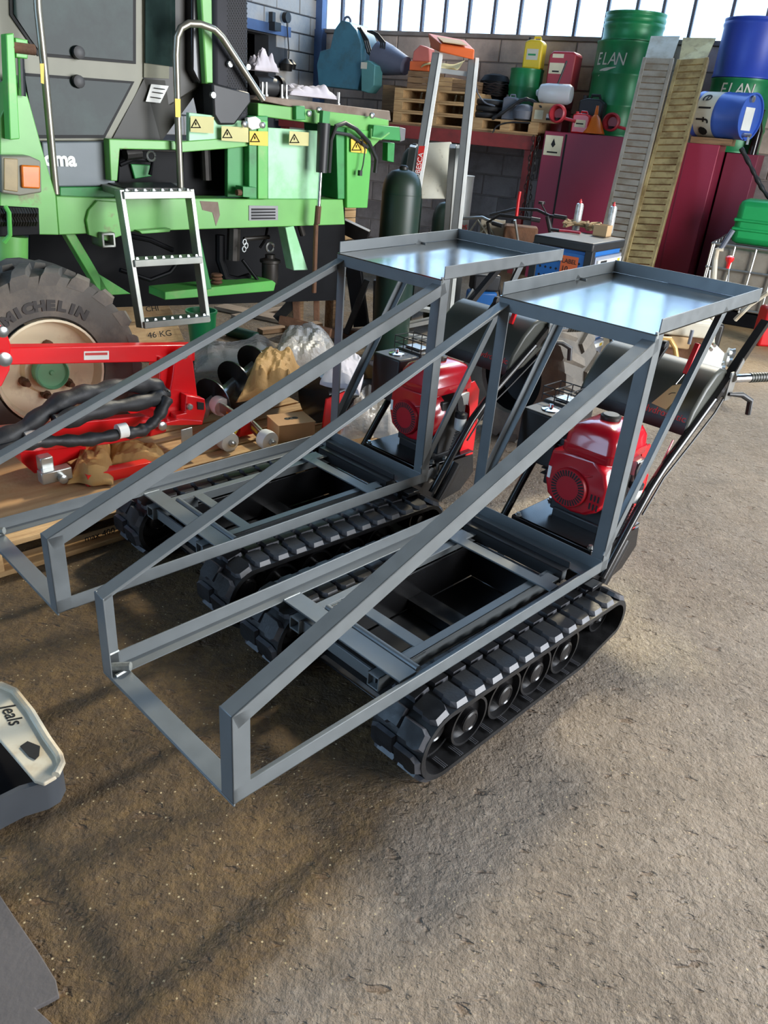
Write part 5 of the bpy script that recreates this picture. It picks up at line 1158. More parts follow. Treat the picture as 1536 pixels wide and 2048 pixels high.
whose('thin_hose', 'thin black hose hanging over the rack beam', [(1060,246,-.99),(1020,245,-1.0),(995,252,-1.02),(985,266,-1.04)], .009)
q = wp(1043,232,-.95); t = wthing('grinder', 'grey machine head lying between the hoses and the carton', 'tool', (q.x, -.88, zt3)); MB().lathe([(.05,0),(.12,.02),(.13,.10),(.09,.15),(.04,.17)], n=20).obj('head', 'grey_plastic', t); MB().cyl((0,0,.09),(.2,.02,.05), .03, n=10).obj('handle', 'black_plastic', t)
q = wp(1083,250,-.97); t = wthing('carton', 'small brown carton with two labels at the end of the right pallet', 'box', (q.x, -.97, zt3)); MB().box(-.13,.14,0,.2,0,.19).obj('box', 'tan_box', t, bevel=.003); MB().box(-.10,.0,-.003,-.001,.03,.12).obj('paper_label', 'paper_cream', t); MB().box(.04,.10,-.003,-.001,.03,.09).obj('paper_label', 'print_white', t)
# oil tanks -----------------------------------------------------------------
def tank(label, xl, xr, y0, dep, m, zb=.18):
    t = wthing('oil_tank', label, 'tank', (xl, y0, 0), 'burgundy oil tanks')
    MB().box(0, xr-xl, 0, dep, zb, TT).obj('body', m, t, bevel=.008)
    for x in (.02, xr-xl-.14):
        MB().box(x, x+.12, .02, dep-.02, 0, zb).obj('foot', m, t)
    return t
xa = wp(1088,275,-1.05).x; xb = wp(1250,285,-1.05).x+.10
TA = tank('burgundy oil tank with a small drop-symbol notice, left of the aluminium ramps', xa, xb, -1.05, .95, 'tank_burgundy')
fw = wp(1128,290,-1.05).x-xa; MB().box(fw, fw+.02, -.004, .0, .2, TT-.02).obj('door_seam', 'print_black', TA)
nt = MB().box(.02,.22,-.006,-.001,TT-.24,TT-.04).obj('notice', 'paper_cream', TA); MB().prism([(.12,TT-.07),(.145,TT-.13),(.12,TT-.16),(.095,TT-.13)], -.009,-.007).obj('drop_symbol', 'print_black', nt); MB().box(.06,.18,-.009,-.007,TT-.215,TT-.20).obj('notice_print', 'print_black', nt)
xc = wp(1330,285,-1.2).x; xd = wp(1438,300,-1.2).x
TB = tank('burgundy oil tank right of the aluminium ramps, under the lying blue barrel', xc, xd, -1.2, 1.1, 'tank_burgundy')
MB().box((xd-xc)*.42, (xd-xc)*.42+.012, -.003, 0, .2, TT-.01).obj('door_seam', 'tank_shade', TB)
# chain over the end of the rack
CH = wthing('hanging_chain', 'rusty chain hanging from the rack end beside the burgundy tank', 'chain', (wp(1066,280,-1.06).x, -1.06, SZ-.02))
for s_ in range(2):
    for k in range(17):
        z = -.02-.05*k; x = .03*s_*2+.01*math.sin(k*1.1+s_); o = MB().tube([(.013*math.cos(a), 0, .03*math.sin(a)) for a in [i*math.pi/4 for i in range(8)]], .006, 5, closed=True).obj('chain_link', 'dark_steel', CH, smooth=60); o.location = (x, 0, z); o.rotation_euler = (0,0,1.57*(k % 2)+.3)
# things on tank A
def onA(px, y=-.75): return wp(px, 270, y).x
q = onA(1172,-.82); jerrycan('black jerrycan on the burgundy tank behind the orange funnel', (q,-.82,TT), .28, .14, .36, 'black_plastic', None)
q = onA(1157,-1.0); jerrycan('small red petrol can on the burgundy tank, left of the orange funnel', (q,-1.02,TT), .19, .12, .20, 'bright_red', 'paper_cream', cap='bright_red')
t = wthing('funnel', 'orange plastic funnel lying on the burgundy tank', 'funnel', (onA(1185,-.93),-.93,TT), 'funnels'); MB().lathe([(.012,.26),(.02,.17),(.05,.14),(.12,.0),(.125,-.01)], c=(0,0,.02), n=24, cap0=False, cap1=False).obj('cone', 'orange_bright', t, solid=.004)
for px, py, lab in ((1114,228,'red round-mouthed funnel on the rack end, left of the black jerrycan'), (1222,244,'red round-mouthed funnel on the tank, nearest the ramps')):
    qz = max(wp(px, py, -.85).z, TT+.09); yf = -1.10 if px < 1150 else -.85; t = wthing('funnel', lab, 'funnel', (wp(px,py,yf).x,yf,qz-.09), 'funnels'); M_ = MB().lathe([(.02,.12),(.07,.10),(.095,.03),(.09,-.02),(.075,-.03),(.07,0),(.05,.06)], c=(0,0,.09), axis='y', n=24, cap0=False, cap1=True).obj('bowl', 'oil_red', t); MB().cyl((.07,.05,.05),(.20,.06,.03), .016, n=8).obj('spout', 'oil_red', t); MB().cyl((-.05,.02,.03),(-.12,.02,.03), .012, n=8).obj('handle', 'black_plastic', t); MB().cyl((0,.04,0),(0,.04,.05), .03, n=8).obj('rest', 'black_plastic', t)
# lying blue barrel with tap on tank B
t = wthing('barrel_block', 'oily wooden block under the lying blue barrel', 'block', (wp(1380,285,-1.15).x, -1.17, TT)); bw = wp(1462,292,-1.15).x-wp(1380,285,-1.15).x; MB().box(0,bw,0,.3,0,.06).obj('timber', 'pine_old', t, bevel=.003)
rE = .205; q = wp(1447,245,-1.02); EB = wthing('steel_barrel', 'blue barrel with pale band lying on its side on the tank, tap at its end', 'barrel', (q.x, -1.03, TT+.06), 'blue drums', -.42)
Lb = .56; pr = [(rE*.96,-Lb/2),(rE*1.02,-Lb/2+.004),(rE*1.02,-Lb/2+.02),(rE,-Lb/2+.03),(rE,-.02),(rE*1.02,.0),(rE,.02),(rE,Lb/2-.03),(rE*1.02,Lb/2-.02),(rE*1.02,Lb/2),(rE*.95,Lb/2),(rE*.95,Lb/2-.02)]
MB().lathe(pr, c=(0,0,rE), axis='x', n=40).obj('shell', 'barrel_blue', EB); band = MB().lathe([(rE*1.004,-.22),(rE*1.006,-.21),(rE*1.006,-.03),(rE*1.004,-.02)], c=(0,0,rE), axis='x', n=40, cap0=False, cap1=False).obj('pale_band', 'cream_print', EB)
for k, ch in enumerate('elf'):
    a = math.radians(128-k*28); n_ = V3((0,-math.sin(a),math.cos(a))); a2 = math.radians(-48+k*38+0); n_ = V3((0,-math.cos(math.radians(44-k*29)),math.sin(math.radians(44-k*29)))); up_ = V3((1,0,0)); rt = up_.cross(n_)
    text('letter', ch, .20, 'print_black', band, face(V3((-.125,0,rE))+n_*(rE*1.012), rt, up_), wide=.95)
nn = V3((0,-math.cos(math.radians(-46)),math.sin(math.radians(-46)))); pc_ = V3((-.125,0,rE))+nn*(rE*1.012); rt = V3((1,0,0)).cross(nn); MB().poly3([pc_+rt*(.05*math.cos(a))+V3((1,0,0))*(.06*math.sin(a)*(1 if math.sin(a) > 0 else .6)) for a in [i*math.pi/5 for i in range(10)]], .002, nn).obj('flame_logo', 'print_black', band)
MB().box(Lb/2-.018,Lb/2-.014,-.10,.06,rE-.12,rE+.08).obj('paper_label', 'print_white', EB); MB().lathe([(.03,Lb/2-.02),(.03,Lb/2+.01),(.02,Lb/2+.014)], c=(0,-.05,rE+.15), axis='x', n=14).obj('bung', 'zinc', EB)
MB().cyl((Lb/2-.02,-.04,rE-.16),(Lb/2+.07,-.04,rE-.16), .018, n=10).tube([(Lb/2+.05,-.04,rE-.16),(Lb/2+.055,-.04,rE-.24)], .014, 8).obj('tap', 'zinc', EB)
whose('tap_hose', 'black hose running down from the barrel tap past the tank', [(1482,296,-1.3),(1500,330,-1.3),(1515,360,-1.3),(1530,385,-1.3),(1560,420,-1.3)], .02)
q = wp(1508,290,-.7); bt = MB().lathe([(.05,0),(.05,.22),(.02,.30),(.018,.40),(.022,.41)], n=18).obj('glass_bottle', 'brown_bottle', None); bt.location = WB.wld((q.x,-.7,TT-.06)); tag(bt, 'dark glass bottle standing beside the lying blue barrel', 'bottle')
ext = MB().box(wp(1440,300,-.9).x+.01, wp(1535,300,-.75).x, -.76, -.1, .18, TT-.06).obj('cabinet_wing', 'tank_shade', None, bevel=.006) if False else None
# aluminium ramps -------------------------------------------------------------
def ramp(label, tl, tr, bl, br, matn, plate_top):
    yt, yb = -1.15, -2.0
    A, B = wp(*tl, yt), wp(*tr, yt); Cc, D = wp(*bl, yb), wp(*br, yb)
    k1 = A.z/(A.z-Cc.z); k2 = B.z/(B.z-D.z); Cc = A+(Cc-A)*k1; D = B+(D-B)*k2; Cc.z = D.z = .0
    t = wthing('loading_ramp', label, 'ramp', (Cc.x, Cc.y, 0), 'aluminium loading ramps'); O = V3((Cc.x, Cc.y, 0)); A -= O; B -= O; Cc -= O; D -= O
    nr = (B-A).cross(Cc-A).normalized(); nr = nr if nr.y < 0 else -nr
    for p, q_ in ((A, Cc), (B, D)): MB().beam(p, q_, .035, .07, up=nr, off=(0,-.02)).obj('side_rail', matn, t, bevel=.003)
    L_ = (Cc-A).length; n = int(L_/.066); ax_ = (B-A); wv = ax_.length-.03
    rung = MB().box(-wv/2, wv/2, -.027, .027, -.012, .012).mesh('rung', matn)
    for i in range(n):
        f = (i+.5)/n; a_, b_ = A.lerp(Cc, f), B.lerp(D, f); c_ = (a_+b_)/2; X_ = (b_-a_).normalized(); Y_ = nr.cross(X_).normalized(); M = Matrix.Identity(4)
        for k, v in enumerate((X_, Y_, nr)):
            for r in range(3): M[r][k] = v[r]
        M.translation = c_; link('rung', rung, t, mat4=M)
    ptl, ptr = [wp(x, y, -.93)-O for x, y in plate_top]; MB().poly3([A, B, ptr, ptl], .008, -nr).obj('top_plate', matn, t)
    return t
ramp('left grey aluminium ramp leaning in front of the burgundy tanks', (1290,116), (1345,118), (1212,440), (1262,445), 'ramp_alu', ((1302,72),(1360,72)))
ramp('right stained aluminium ramp leaning in front of the burgundy tanks', (1358,120), (1414,116), (1262,480), (1313,492), 'ramp_dirty', ((1366,75),(1432,76)))
# caged container at the right edge ----------------------------------------------
g0 = WB.g(1470,652); yI = g0.y; xi0 = WB.p(1395,600,yI).x; zi = WB.p(1440,488,yI).z
IB = wthing('caged_container', 'grey tank in a tubular steel cage at the right edge, below the ramps', 'container', (xi0, yI, 0))
MB().box(.03,1.15,.03,.95,.14,zi-.03).obj('bottle', 'ibc_grey', IB, bevel=.03); MB().box(0,1.18,0,.98,0,.13).obj('pallet_base', 'oily_black', IB, bevel=.01)
for z in (zi, zi*.70, .16): MB().tube([(0,0,z),(1.18,0,z),(1.18,.98,z),(0,.98,z)], .013, 6, closed=True).obj('cage_bar', 'zinc', IB)
for k in range(7): MB().cyl((k*.19+.02,0,.13),(k*.19+.02,0,zi), .010, n=6).obj('cage_bar', 'zinc', IB)
for k in range(5): MB().cyl((0,k*.22+.05,.13),(0,k*.22+.05,zi), .010, n=6).obj('cage_bar', 'zinc', IB)
t = thing_f(WB, 'half_drum', 'bright green cut drum lying on the caged container', 'drum', (xi0+.15, yI+.35, zi+.005), 0, 'green drums'); n = 20; vs = []
MB().lathe([(.30,0),(.31,.02),(.30,.04),(.30,.20),(.31,.22),(.30,.24),(.30,.50),(.31,.52)], c=(.32,0,.0), n=36, cap1=False).obj('shell', 'drum_green_bright', t, solid=.004) if False else MB().box(-.02,.86,-.2,.2,0,.40).obj('shell', 'drum_green_bright', t, bevel=.06)
for z in (.12,.2): MB().box(-.03,.87,-.21,.21,z,z+.03).obj('rib', 'drum_green_bright', t, bevel=.01)
q = V3((xi0+.78, yI+.15, zi+.03)); o = MB().lathe([(.06,0),(.06,.06),(.03,.09)], n=16).obj('orange_fitting', 'orange_bright', None); o.location = WB.wld(q); o.location.z = zi+.014; tag(o, 'orange plastic fitting lying on the caged container beside the green drum', 'fitting')
# gas cylinders --------------------------------------------------------------------
def cyl_bottle(label, px, py, r, ztop_px, m='gas_green'):
    g = ground(px, py); d = ray(px, ztop_px); hz = CAMH+d.z*((g.y)/d.y); t = thing('gas_cylinder', label, 'gas cylinder', (g.x, g.y, 0), 0, 'dark green gas cylinders')
    h = hz; MB().lathe([(r*.9,0),(r,.02),(r,h-.16),(r*.96,h-.12),(r*.85,h-.075),(r*.6,h-.04),(.03,h-.025)], n=32).obj('bottle', m, t); MB().lathe([(.03,h-.04),(.03,h-.01),(.02,h)], n=12).obj('valve', 'dark_steel', t); MB().lathe([(r*1.01,h-.18),(r*1.015,h-.175),(r*1.01,h-.17)], n=32, cap0=False, cap1=False).obj('neck_band', m, t); return t
cyl_bottle('big dark green gas cylinder standing left of the stepladder', 778, 705, .135, 328); cyl_bottle('dark green gas cylinder seen behind the stepladder rails', 872, 640, .12, 395); cyl_bottle('slim dark gas cylinder behind the harvester tail', 800, 640, .10, 285)
wbq = ground(895,600); t = thing('white_barrel', 'pale grey barrel with red lettering behind the stepladder', 'barrel', (wbq.x, wbq.y, 0), 0); hW = CAMH+ray(945,352).z*(wbq.y/ray(945,352).y)
MB().lathe([(.12,0),(.125,.02),(.12,.04),(.12,hW*.5),(.126,hW*.52),(.12,hW*.54),(.12,hW-.02),(.126,hW)], n=32).obj('shell', 'alu_grey', t); text('letter', 'es', .10, 'print_red', t, face((.07,-.100,hW*.62), (.8,.5,0), (0,0,1)))
# stepladder ---------------------------------------------------------------------------
lg = ground(782,690); LF = Fr((lg.x, lg.y), (1, -0.10)); LD = thing_f(LF, 'stepladder', 'tall aluminium platform stepladder with an orange top cap', 'ladder', (0,0,0))
def lp(px, py, y=0.0): return LF.p(px, py, y)
yt = .55
def stile(a, b, ya, yb, n='stile', m='alu'): 
    A, B = lp(*a, ya), lp(*b, yb); B = A+(B-A)*(A.z/(A.z-B.z)) if B.z < .4 else B
    MB().beam(A, B, .05, .06, up=(0,1,0)).obj(n, 'alu_grey', LD, bevel=.004); MB().beam(A+V3((.038,-.01,0)), B+V3((.038,-.01,0)), .024, .05, up=(0,1,0)).obj('stile_lip', 'print_white', LD); return A, B  # lip coloured white for the lit edge of the aluminium stile
l1 = stile((872,108),(781,680),yt,0.0); r1 = stile((944,118),(895,600),yt,0.0)
l2 = stile((826,292),(775,640),.40,.75, m='alu_grey'); r2 = stile((906,292),(893,470),.40,.75, m='alu_grey')
yA, yB = yt-.07, yt+.22
cv = [lp(862,100,yt-.02), lp(946,118,yt-.02), lp(950,99,yA), lp(880,88,yA), lp(866,84,yB), lp(936,100,yB), lp(930,80,yB), lp(855,66,yB)]
cp_ = MB().add([lp(878,104,yA), lp(948,120,yA), lp(950,99,yA), lp(880,88,yA), lp(862,96,yB), lp(934,112,yB), lp(930,80,yB), lp(855,66,yB)], [(0,1,2,3),(5,4,7,6),(3,2,6,7),(1,0,4,5),(0,3,7,4),(2,1,5,6)]).obj('top_cap', 'orange_plastic', LD, bevel=.01)
q4 = [lp(886,86,yA), lp(934,93,yA), lp(920,82,yB), lp(870,73,yB)]; MB().poly3([V3((p.x,p.y,p.z+.004)) for p in q4], .004, (0,0,1)).obj('cap_tray', 'tan_box', LD)
a, b = l1[0].lerp(l1[1], .05), r1[0].lerp(r1[1], .05); MB().beam(a, b, .02, .03).obj('top_rung', 'alu', LD)
for f in (.70,.85,.955):
    a, b = l1[0].lerp(l1[1], f), r1[0].lerp(r1[1], f); MB().beam(a, b, .09, .025).obj('step', 'alu', LD, bevel=.002)
pt = [(840,286),(902,284),(920,388),(910,398),(843,398)]; MB().prism([(lp(x,y,yt+.02).x, lp(x,y,yt+.02).z) for x, y in pt], yt+.02, yt+.05).obj('platform', 'platform_cream', LD, bevel=.006)
lab = [(838,292),(850,292),(836,376),(826,374)]; lo_ = MB().poly3([lp(x, y, .30) for x, y in lab], .002, (0,1,0)).obj('brand_sticker', 'print_red', LD)
a, b = lp(831,372,.295), lp(844,298,.295); text('sticker_text', 'TUBESCA', (b-a).length/5.2, 'print_white', LD, face((a+b)/2+V3((0,-.004,0)), b-a, (b-a).cross(V3((0,-1,0)))*-1))
MB().beam(lp(805,652,.0), lp(862,640,.0), .12, .03).obj('tread', 'alu', LD, bevel=.003)
# ------------------------------------------------------------------ between the carriers and the back wall
a, b, c = ground(1072,462,.93), ground(1188,488,.93), ground(1256,472,.93)
ang = math.radians(-36); w1 = .44; a = b-Vector((math.cos(ang), math.sin(ang), 0))*w1
TR = thing('tool_trolley', 'blue tool trolley with pegboard side, drawers and a black top', 'tool trolley', (a.x, a.y, 0), ang)
dpt = .52; h = .93
MB().box(.02,w1-.02,.02,dpt,.08,h-.06).obj('cabinet', 'trolley_blue', TR, bevel=.005); MB().box(0,w1,0,dpt+.02,h-.06,h).obj('top', 'black_plastic', TR, bevel=.012)
MB().box(w1-.05,w1+.004,0,.05,.06,h-.05).obj('corner_post', 'black_plastic', TR, bevel=.004); MB().box(-.002,.05,0,.05,.06,h-.05).obj('corner_post', 'black_plastic', TR, bevel=.004)
pg = MB().box(.05,w1-.05,.006,.02,.12,h-.08).obj('pegboard', 'trolley_blue', TR, bevel=.002)
hl = MB()
for i in range(8):
    for j in range(12): hl.obox((.08+i*(w1-.16)/7, .0055, h-.14-j*.055), (.014,.002,.014), Matrix.Rotation(.785,3,'Y'))
hl.obj('peg_holes', 'print_black', pg, smooth=None)['kind'] = 'stuff'
st_ = MB().box(w1*.52,w1*.80,.001,.004,h-.21,h-.10).obj('orange_label', 'orange_plastic', TR); text('label_text', '10', .05, 'print_black', st_, face((w1*.6,.0,h-.185), (1,0,0), (0,0,1))); text('label_text', 'LABEL', .04, 'print_black', st_, face((w1*.66,.0,h-.135), (1,0,0), (0,0,1)))
for k in range(5):
    z1 = h-.09-k*.15; dr_ = MB().box(w1-.02,w1+.008,.06,dpt-.03,z1-.13,z1).obj('drawer', 'trolley_grey', TR, bevel=.003)
    MB().box(w1+.008,w1+.02,.08,dpt-.05,z1-.05,z1-.02).obj('drawer_handle', 'print_white', dr_); MB().box(w1+.02,w1+.022,.12,.22,z1-.045,z1-.025).obj('handle_print', 'print_black', dr_); MB().box(w1+.02,w1+.022,dpt-.12,dpt-.08,z1-.045,z1-.025).obj('handle_mark', 'yellow_sticker', dr_)
for x in (.05, w1-.05):
    for y in (.06, dpt-.05): MB().lathe([(.04,-.015),(.04,.015)], c=(x,y,.04), axis='x', n=16).obj('castor', 'black_plastic', TR)
zt = .93
def tg(px, py): return ground(px, py, zt)
mat('spray_white', lin(214,216,214), 0.25, 0.4, 0.1, 20, col2=lin(120,124,120), c2amt=.5, c2scale=30)
for px, py, lab in ((1151,452,'white spray can with red nozzle standing beside the rope on the trolley'), (1217,458,'white spray can with red nozzle behind the small wooden box on the trolley')):
    g = tg(px, py+8); t = thing('spray_can', lab, 'spray can', g, 0, 'spray cans on the trolley'); MB().lathe([(.027,0),(.028,.004),(.028,.165),(.024,.18),(.012,.186)], n=22).obj('can', 'spray_white', t); MB().lathe([(.012,.186),(.012,.198),(.006,.20),(.006,.212)], n=12).obj('nozzle', 'bright_red', t)
for i, (px, py, lab) in enumerate(((1150,460,'heap of tan rope on the trolley behind the spray can'), (1186,466,'small coil of tan rope at the front corner of the trolley top'))):
    g = tg(px, py); r_ = random.Random(i); pts = [(.055*math.cos(k*.9)*(1+.5*r_.random())*(1.3 if i == 0 else .8), .04*math.sin(k*1.13)*(1+.5*r_.random()), .012+.03*r_.random()+.0005*k) for k in range(60)]
    o = MB().tube(pts, .008, 6).obj('rope', 'rope', None, smooth=60); o.location = g; tag(o, lab, 'rope', 'rope on the trolley')
g = tg(1203,472); t = thing('wooden_box', 'small open pale wooden box on the trolley top', 'box', g, ang); 
for s in ((-.05,.05,-.045,-.039,0,.075),(-.05,.05,.039,.045,0,.075),(-.05,-.044,-.039,.039,0,.075),(.044,.05,-.039,.039,0,.075),(-.05,.05,-.045,.045,0,.006)): MB().box(*s).obj('side', 'tan_box', t)
g = tg(1118,464); t = thing('red_pliers', 'tool with red handles lying on the trolley top', 'pliers', g, ang+.2); MB().tube([(0,0,.01),(.08,.01,.012),(.15,0,.012)], .009, 8).obj('handle', 'oil_red', t); MB().tube([(0,0,.01),(-.06,.0,.01)], .011, 8).obj('jaw', 'dark_steel', t)
# tiller with red lever behind the farther tray
tg0 = ground(1010,640); HF = Fr((tg0.x, tg0.y), (1, -.1)); TL = thing_f(HF, 'walking_tiller', 'walking tiller with curved steel handlebars, black grips and an upright red lever', 'tiller', (0,0,0))
def hp_(px, py, y=0.0): return HF.p(px, py, y)
def ht(pts, r, n, m): return MB().tube([hp_(*p) for p in pts], r, 8).obj(n, m, TL, smooth=60)
ht([(1010,640,.2),(985,500,.2),(975,445,.15),(1000,430,.1),(1062,438,0)], .014, 'handlebar', 'dark_steel'); ht([(1062,438,0),(1080,441,0)], .019, 'grip', 'black_plastic'); ht([(920,437,.3),(965,435,.2),(985,445,.15)], .014, 'handlebar', 'zinc'); ht([(985,446,.15),(1005,452,.1)], .019, 'grip', 'black_plastic')
ht([(980,430,.5),(1030,418,.4),(1075,420,.3),(1100,432,.2),(1132,436,.1)], .013, 'handlebar', 'black_satin'); ht([(1108,432,.15),(1133,436,.1)], .018, 'grip', 'black_plastic'); ht([(1095,432,.2),(1103,470,.2),(1100,520,.25)], .022, 'column', 'black_satin')
ht([(1033,432,0),(1037,400,0),(1040,383,0)], .014, 'red_lever', 'bright_red'); ht([(1030,440,.05),(1036,480,.1),(1020,600,.2)], .012, 'frame_tube', 'zinc'); ht([(935,470,.3),(955,440,.3),(975,470,.3),(990,520,.3)], .012, 'frame_tube', 'steel_tube'); ht([(950,480,.3),(975,450,.3),(1000,490,.3)], .012, 'frame_tube', 'steel_tube')
q = hp_(1040,470,.25); MB().obox((q.x,q.y,q.z), (.3,.2,.16)).obj('engine_box', 'rusty', TL, bevel=.02); q = hp_(985,455,.35); MB().obox((q.x,q.y,q.z), (.22,.05,.14)).obj('panel', 'rag', TL)
for s in (-.2,.2): MB().lathe([(.05,-.04),(.2,-.04),(.2,.04),(.05,.04)], c=(s,.2,.2), axis='x', n=28).obj('wheel', 'tyre', TL)
ht([(1082,405,.2),(1085,412,.2),(1092,425,.2)], .006, 'mirror_stem', 'dark_steel'); q = hp_(1083,408,.2); MB().lathe([(.03,0),(.028,.02)], c=(q.x,q.y,q.z), n=14).obj('mirror', 'dark_steel', TL)
# blue small cart part under the farther tray
bq = ground(955,650); t = thing('blue_jack', 'blue and black trolley jack seen under the farther tray', 'jack', (bq.x, bq.y, 0), .2); MB().box(-.12,.12,-.08,.08,.02,.30).obj('body', 'trolley_blue', t, bevel=.02); MB().box(-.10,.14,-.06,.1,.30,.44).obj('head', 'black_satin', t, bevel=.02)
# big tractor tyre standing behind the nearer carrier
tq = ground(1050,893); TY = thing('tractor_tyre', 'worn tractor tyre with deep lugs standing behind the nearer carrier', 'tyre', (tq.x-.02, tq.y+.16, 0), math.radians(-48)); RT = .38
wheel_tyre(TY, (0,0,RT), RT, .20, .30, 16); MB().lathe([(.20,-.13),(.18,-.02),(.10,.02),(.06,.02)], c=(0,0,RT), axis='y', n=36, cap0=False).obj('rim', 'oily_black', TY)
# stationary engine on the floor seen below the nearer tray
eq = ground(1400,790); EF = Fr((eq.x, eq.y), (1,-.1)); EN = thing_f(EF, 'stationary_engine', 'old beige and white engine with pulleys, seen under the nearer tray', 'engine', (0,0,0))
def ep(px, py, y=0.0): return EF.p(px, py, y)
def ebox(px0, py0, px1, py1, y, dep, n, m): A, B = ep(px0, py0, y), ep(px1, py1, y); return MB().box(A.x, B.x, y, y+dep, max(B.z,0), A.z).obj(n, m, EN, bevel=.012)
ebox(1320,655,1400,735,.05,.35,'block','rusty'); ebox(1330,640,1430,680,.0,.3,'tank','cream_paint'); ebox(1340,672,1378,700,.0,.1,'cover','tan_box'); ebox(1400,700,1440,742,.0,.25,'fan_housing','white_plastic'); ebox(1330,735,1450,800,.0,.4,'base_frame','dark_steel')
mat('tan_pipe', lin(206,164,96), .4, .2)
MB().tube([ep(*p) for p in ((1312,710,-.1),(1330,692,-.1),(1332,680,-.1))], .016, 8).obj('pipe_stub', 'tan_pipe', EN); MB().tube([ep(*p) for p in ((1315,690,-.12),(1325,677,-.12),(1340,678,-.12),(1350,695,-.12),(1353,715,-.12))], .017, 10).obj('guard_pipe', 'tan_pipe', EN)
for px, py, r in ((1455,720,.05),(1462,706,.035),(1440,735,.05)):
    q = ep(px, py, .05); MB().lathe([(r,-.02),(r*.8,0),(r,.02)], c=(q.x,q.y,q.z), axis='x', n=22).obj('pulley', 'zinc', EN)
MB().tube([ep(*p) for p in ((1385,660,-.05),(1378,688,-.05))], .012, 8).obj('grey_lever', 'grey_plastic', EN)
for k in range(5): q = ep(1400+k*7, 690+(k % 2)*8, -.03); MB().lathe([(.012,-.02),(.012,.02)], c=(q.x,q.y,q.z), axis='y', n=10).obj('bolt_head', 'chrome', EN)
# white handled machine with red knob
wq = ground(1440,740); HF2 = Fr((wq.x, wq.y), (1,-.1)); WM = thing_f(HF2, 'white_machine', 'white steel handle column with a red knob and grey grip behind the nearer tray', 'machine', (0,0,0))
def w2(px, py, y=0.0): return HF2.p(px, py, y)
MB().tube([w2(*p) for p in ((1424,740,0),(1424,610,0),(1430,520,0),(1434,500,0),(1446,498,0))], .02, 10).obj('column', 'cream_paint', WM); MB().tube([w2(*p) for p in ((1440,500,0),(1466,460,0))], .018, 10).obj('grip', 'grey_plastic', WM)
MB().tube([w2(*p) for p in ((1452,600,.0),(1456,560,0),(1458,530,0))], .006, 6).obj('knob_rod', 'zinc', WM); q = w2(1459,520,0); MB().lathe([(.012,-.06),(.016,-.02),(.03,.0),(.03,.02),(.015,.03)], c=(q.x,q.y,q.z), n=16).obj('knob', 'bright_red', WM)
MB().tube([w2(*p) for p in ((1420,540,-.02),(1416,580,-.02),(1420,610,-.02))], .006, 6).obj('cable', 'white_plastic', WM); MB().box(w2(1415,620).x, w2(1460,620).x, 0, .3, 0, .35).obj('base', 'dark_steel', WM, bevel=.02)
MB().tube([w2(*p) for p in ((1536,585,-.3),(1500,610,-.25),(1470,640,-.2))], .016, 8).obj('side_tube', 'cream_paint', WM)
rq = ground(1545,695); rj = thing('red_fuel_can', 'red fuel can at the right edge beyond the handlebar', 'fuel can', (rq.x, rq.y, 0), .1); MB().prism([(-.14,0),(.12,0),(.12,.30),(.02,.36),(-.14,.34)], 0, .16).obj('body', 'bright_red', rj, bevel=.02); MB().tube([(-.08,.08,.35),(-.06,.08,.40),(.02,.08,.40),(.05,.08,.34)], .014, 8).obj('handle', 'bright_red', rj)
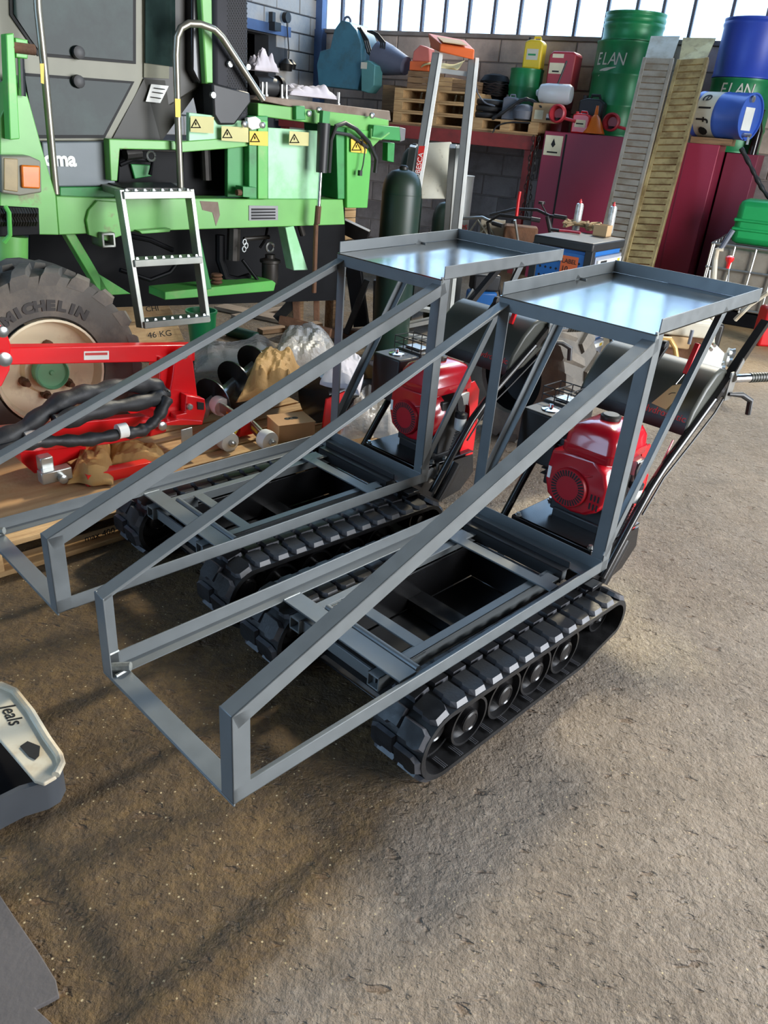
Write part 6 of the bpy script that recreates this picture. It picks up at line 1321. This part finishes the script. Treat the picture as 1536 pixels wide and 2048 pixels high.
# things on the harvester's rear plate
def onplate(px, py): return TF.wld(TF.p(px, py, .15))
t = thing('plastic_bag', 'crumpled white plastic bag lying on the harvester rear plate', 'bag', onplate(615,196), TF.rz); f_ = smoothnoise(31); MB().grid(lambda u, v: (lerp(-.16,.20,u), lerp(-.05,.12,v), .006+.045*max(math.sin(math.pi*u)*math.sin(math.pi*v),0)**.4*(1+.5*f_(u*3,v*3))+.02*abs(f_(u*6,v*5))*min(1,6*min(u,1-u,v,1-v))), 26, 16).obj('film', 'cloth_white', t, smooth=20, solid=.002)
t = thing('plastic_bag', 'white plastic bag caught on the black pump at the plate end by the exhaust', 'bag', onplate(528,172), TF.rz); MB().grid(lambda u, v: (lerp(-.08,.08,u), lerp(-.03,.06,v), .07+.06*max(math.sin(math.pi*u)*math.sin(math.pi*v),0)**.4*(1+.5*f_(u*3+1,v*3))+.03*abs(f_(u*6,v*5))*min(1,6*min(u,1-u,v,1-v))), 26, 16).obj('film', 'cloth_white', t, smooth=20, solid=.002)
t = thing('pump', 'black hydraulic pump standing on the harvester rear plate', 'pump', onplate(530,198), TF.rz); MB().lathe([(.05,-.07),(.055,0),(.045,.08)], c=(0,0,.06), axis='x', n=18).obj('casing', 'black_satin', t); MB().lathe([(.06,.08),(.06,.10)], c=(0,0,.06), axis='x', n=18).obj('flange', 'dark_steel', t)
for k, (px, py) in enumerate(((524,186),(532,186),(563,190),(572,191),(676,204))):
    q = onplate(px, py); o = MB().lathe([(.014,0),(.014,.012),(.009,.014),(.009,.07)], n=10).obj('stud', 'zinc', None); o.location = TF.wld(TF.p(px, py+8, .1)); tag(o, 'threaded steel stud standing on the harvester rear plate', 'stud', 'studs on the harvester rear plate')
# things hanging on the blue-painted wall
def wlp(px, py, y=0.0): return WL.p(px, py, y)
q = wlp(573,35,-.06); t = thing_f(WL, 'pull_cord', 'cord with weights hanging on the pale block wall', 'cord', q); MB().tube([V3((0,0,0)), wlp(578,105,-.06)-q, wlp(577,118,-.06)-q], .008, 6).obj('cord', 'dark_steel', t); c_ = wlp(573,128,-.06)-q; MB().lathe([(.02,.06),(.09,.0),(.07,-.08)], c=c_, n=12).obj('weight', 'dark_steel', t); c_ = wlp(582,128,-.06)-q; MB().lathe([(.02,.05),(.07,.0),(.06,-.06)], c=c_, n=12).obj('weight', 'dark_steel', t); MB().lathe([(.06,-.03),(.06,.03)], c=(0,0,0), axis='y', n=14).obj('pulley', 'dark_steel', t)
q = wlp(551,45,-.08); t = thing_f(WL, 'wall_bracket', 'small black bracket on the blue lintel', 'bracket', q); MB().box(-.08,.05,-.05,.05,-.09,.0).obj('body', 'black_satin', t); MB().box(-.10,-.04,-.03,.03,.0,.10).obj('arm', 'black_satin', t)
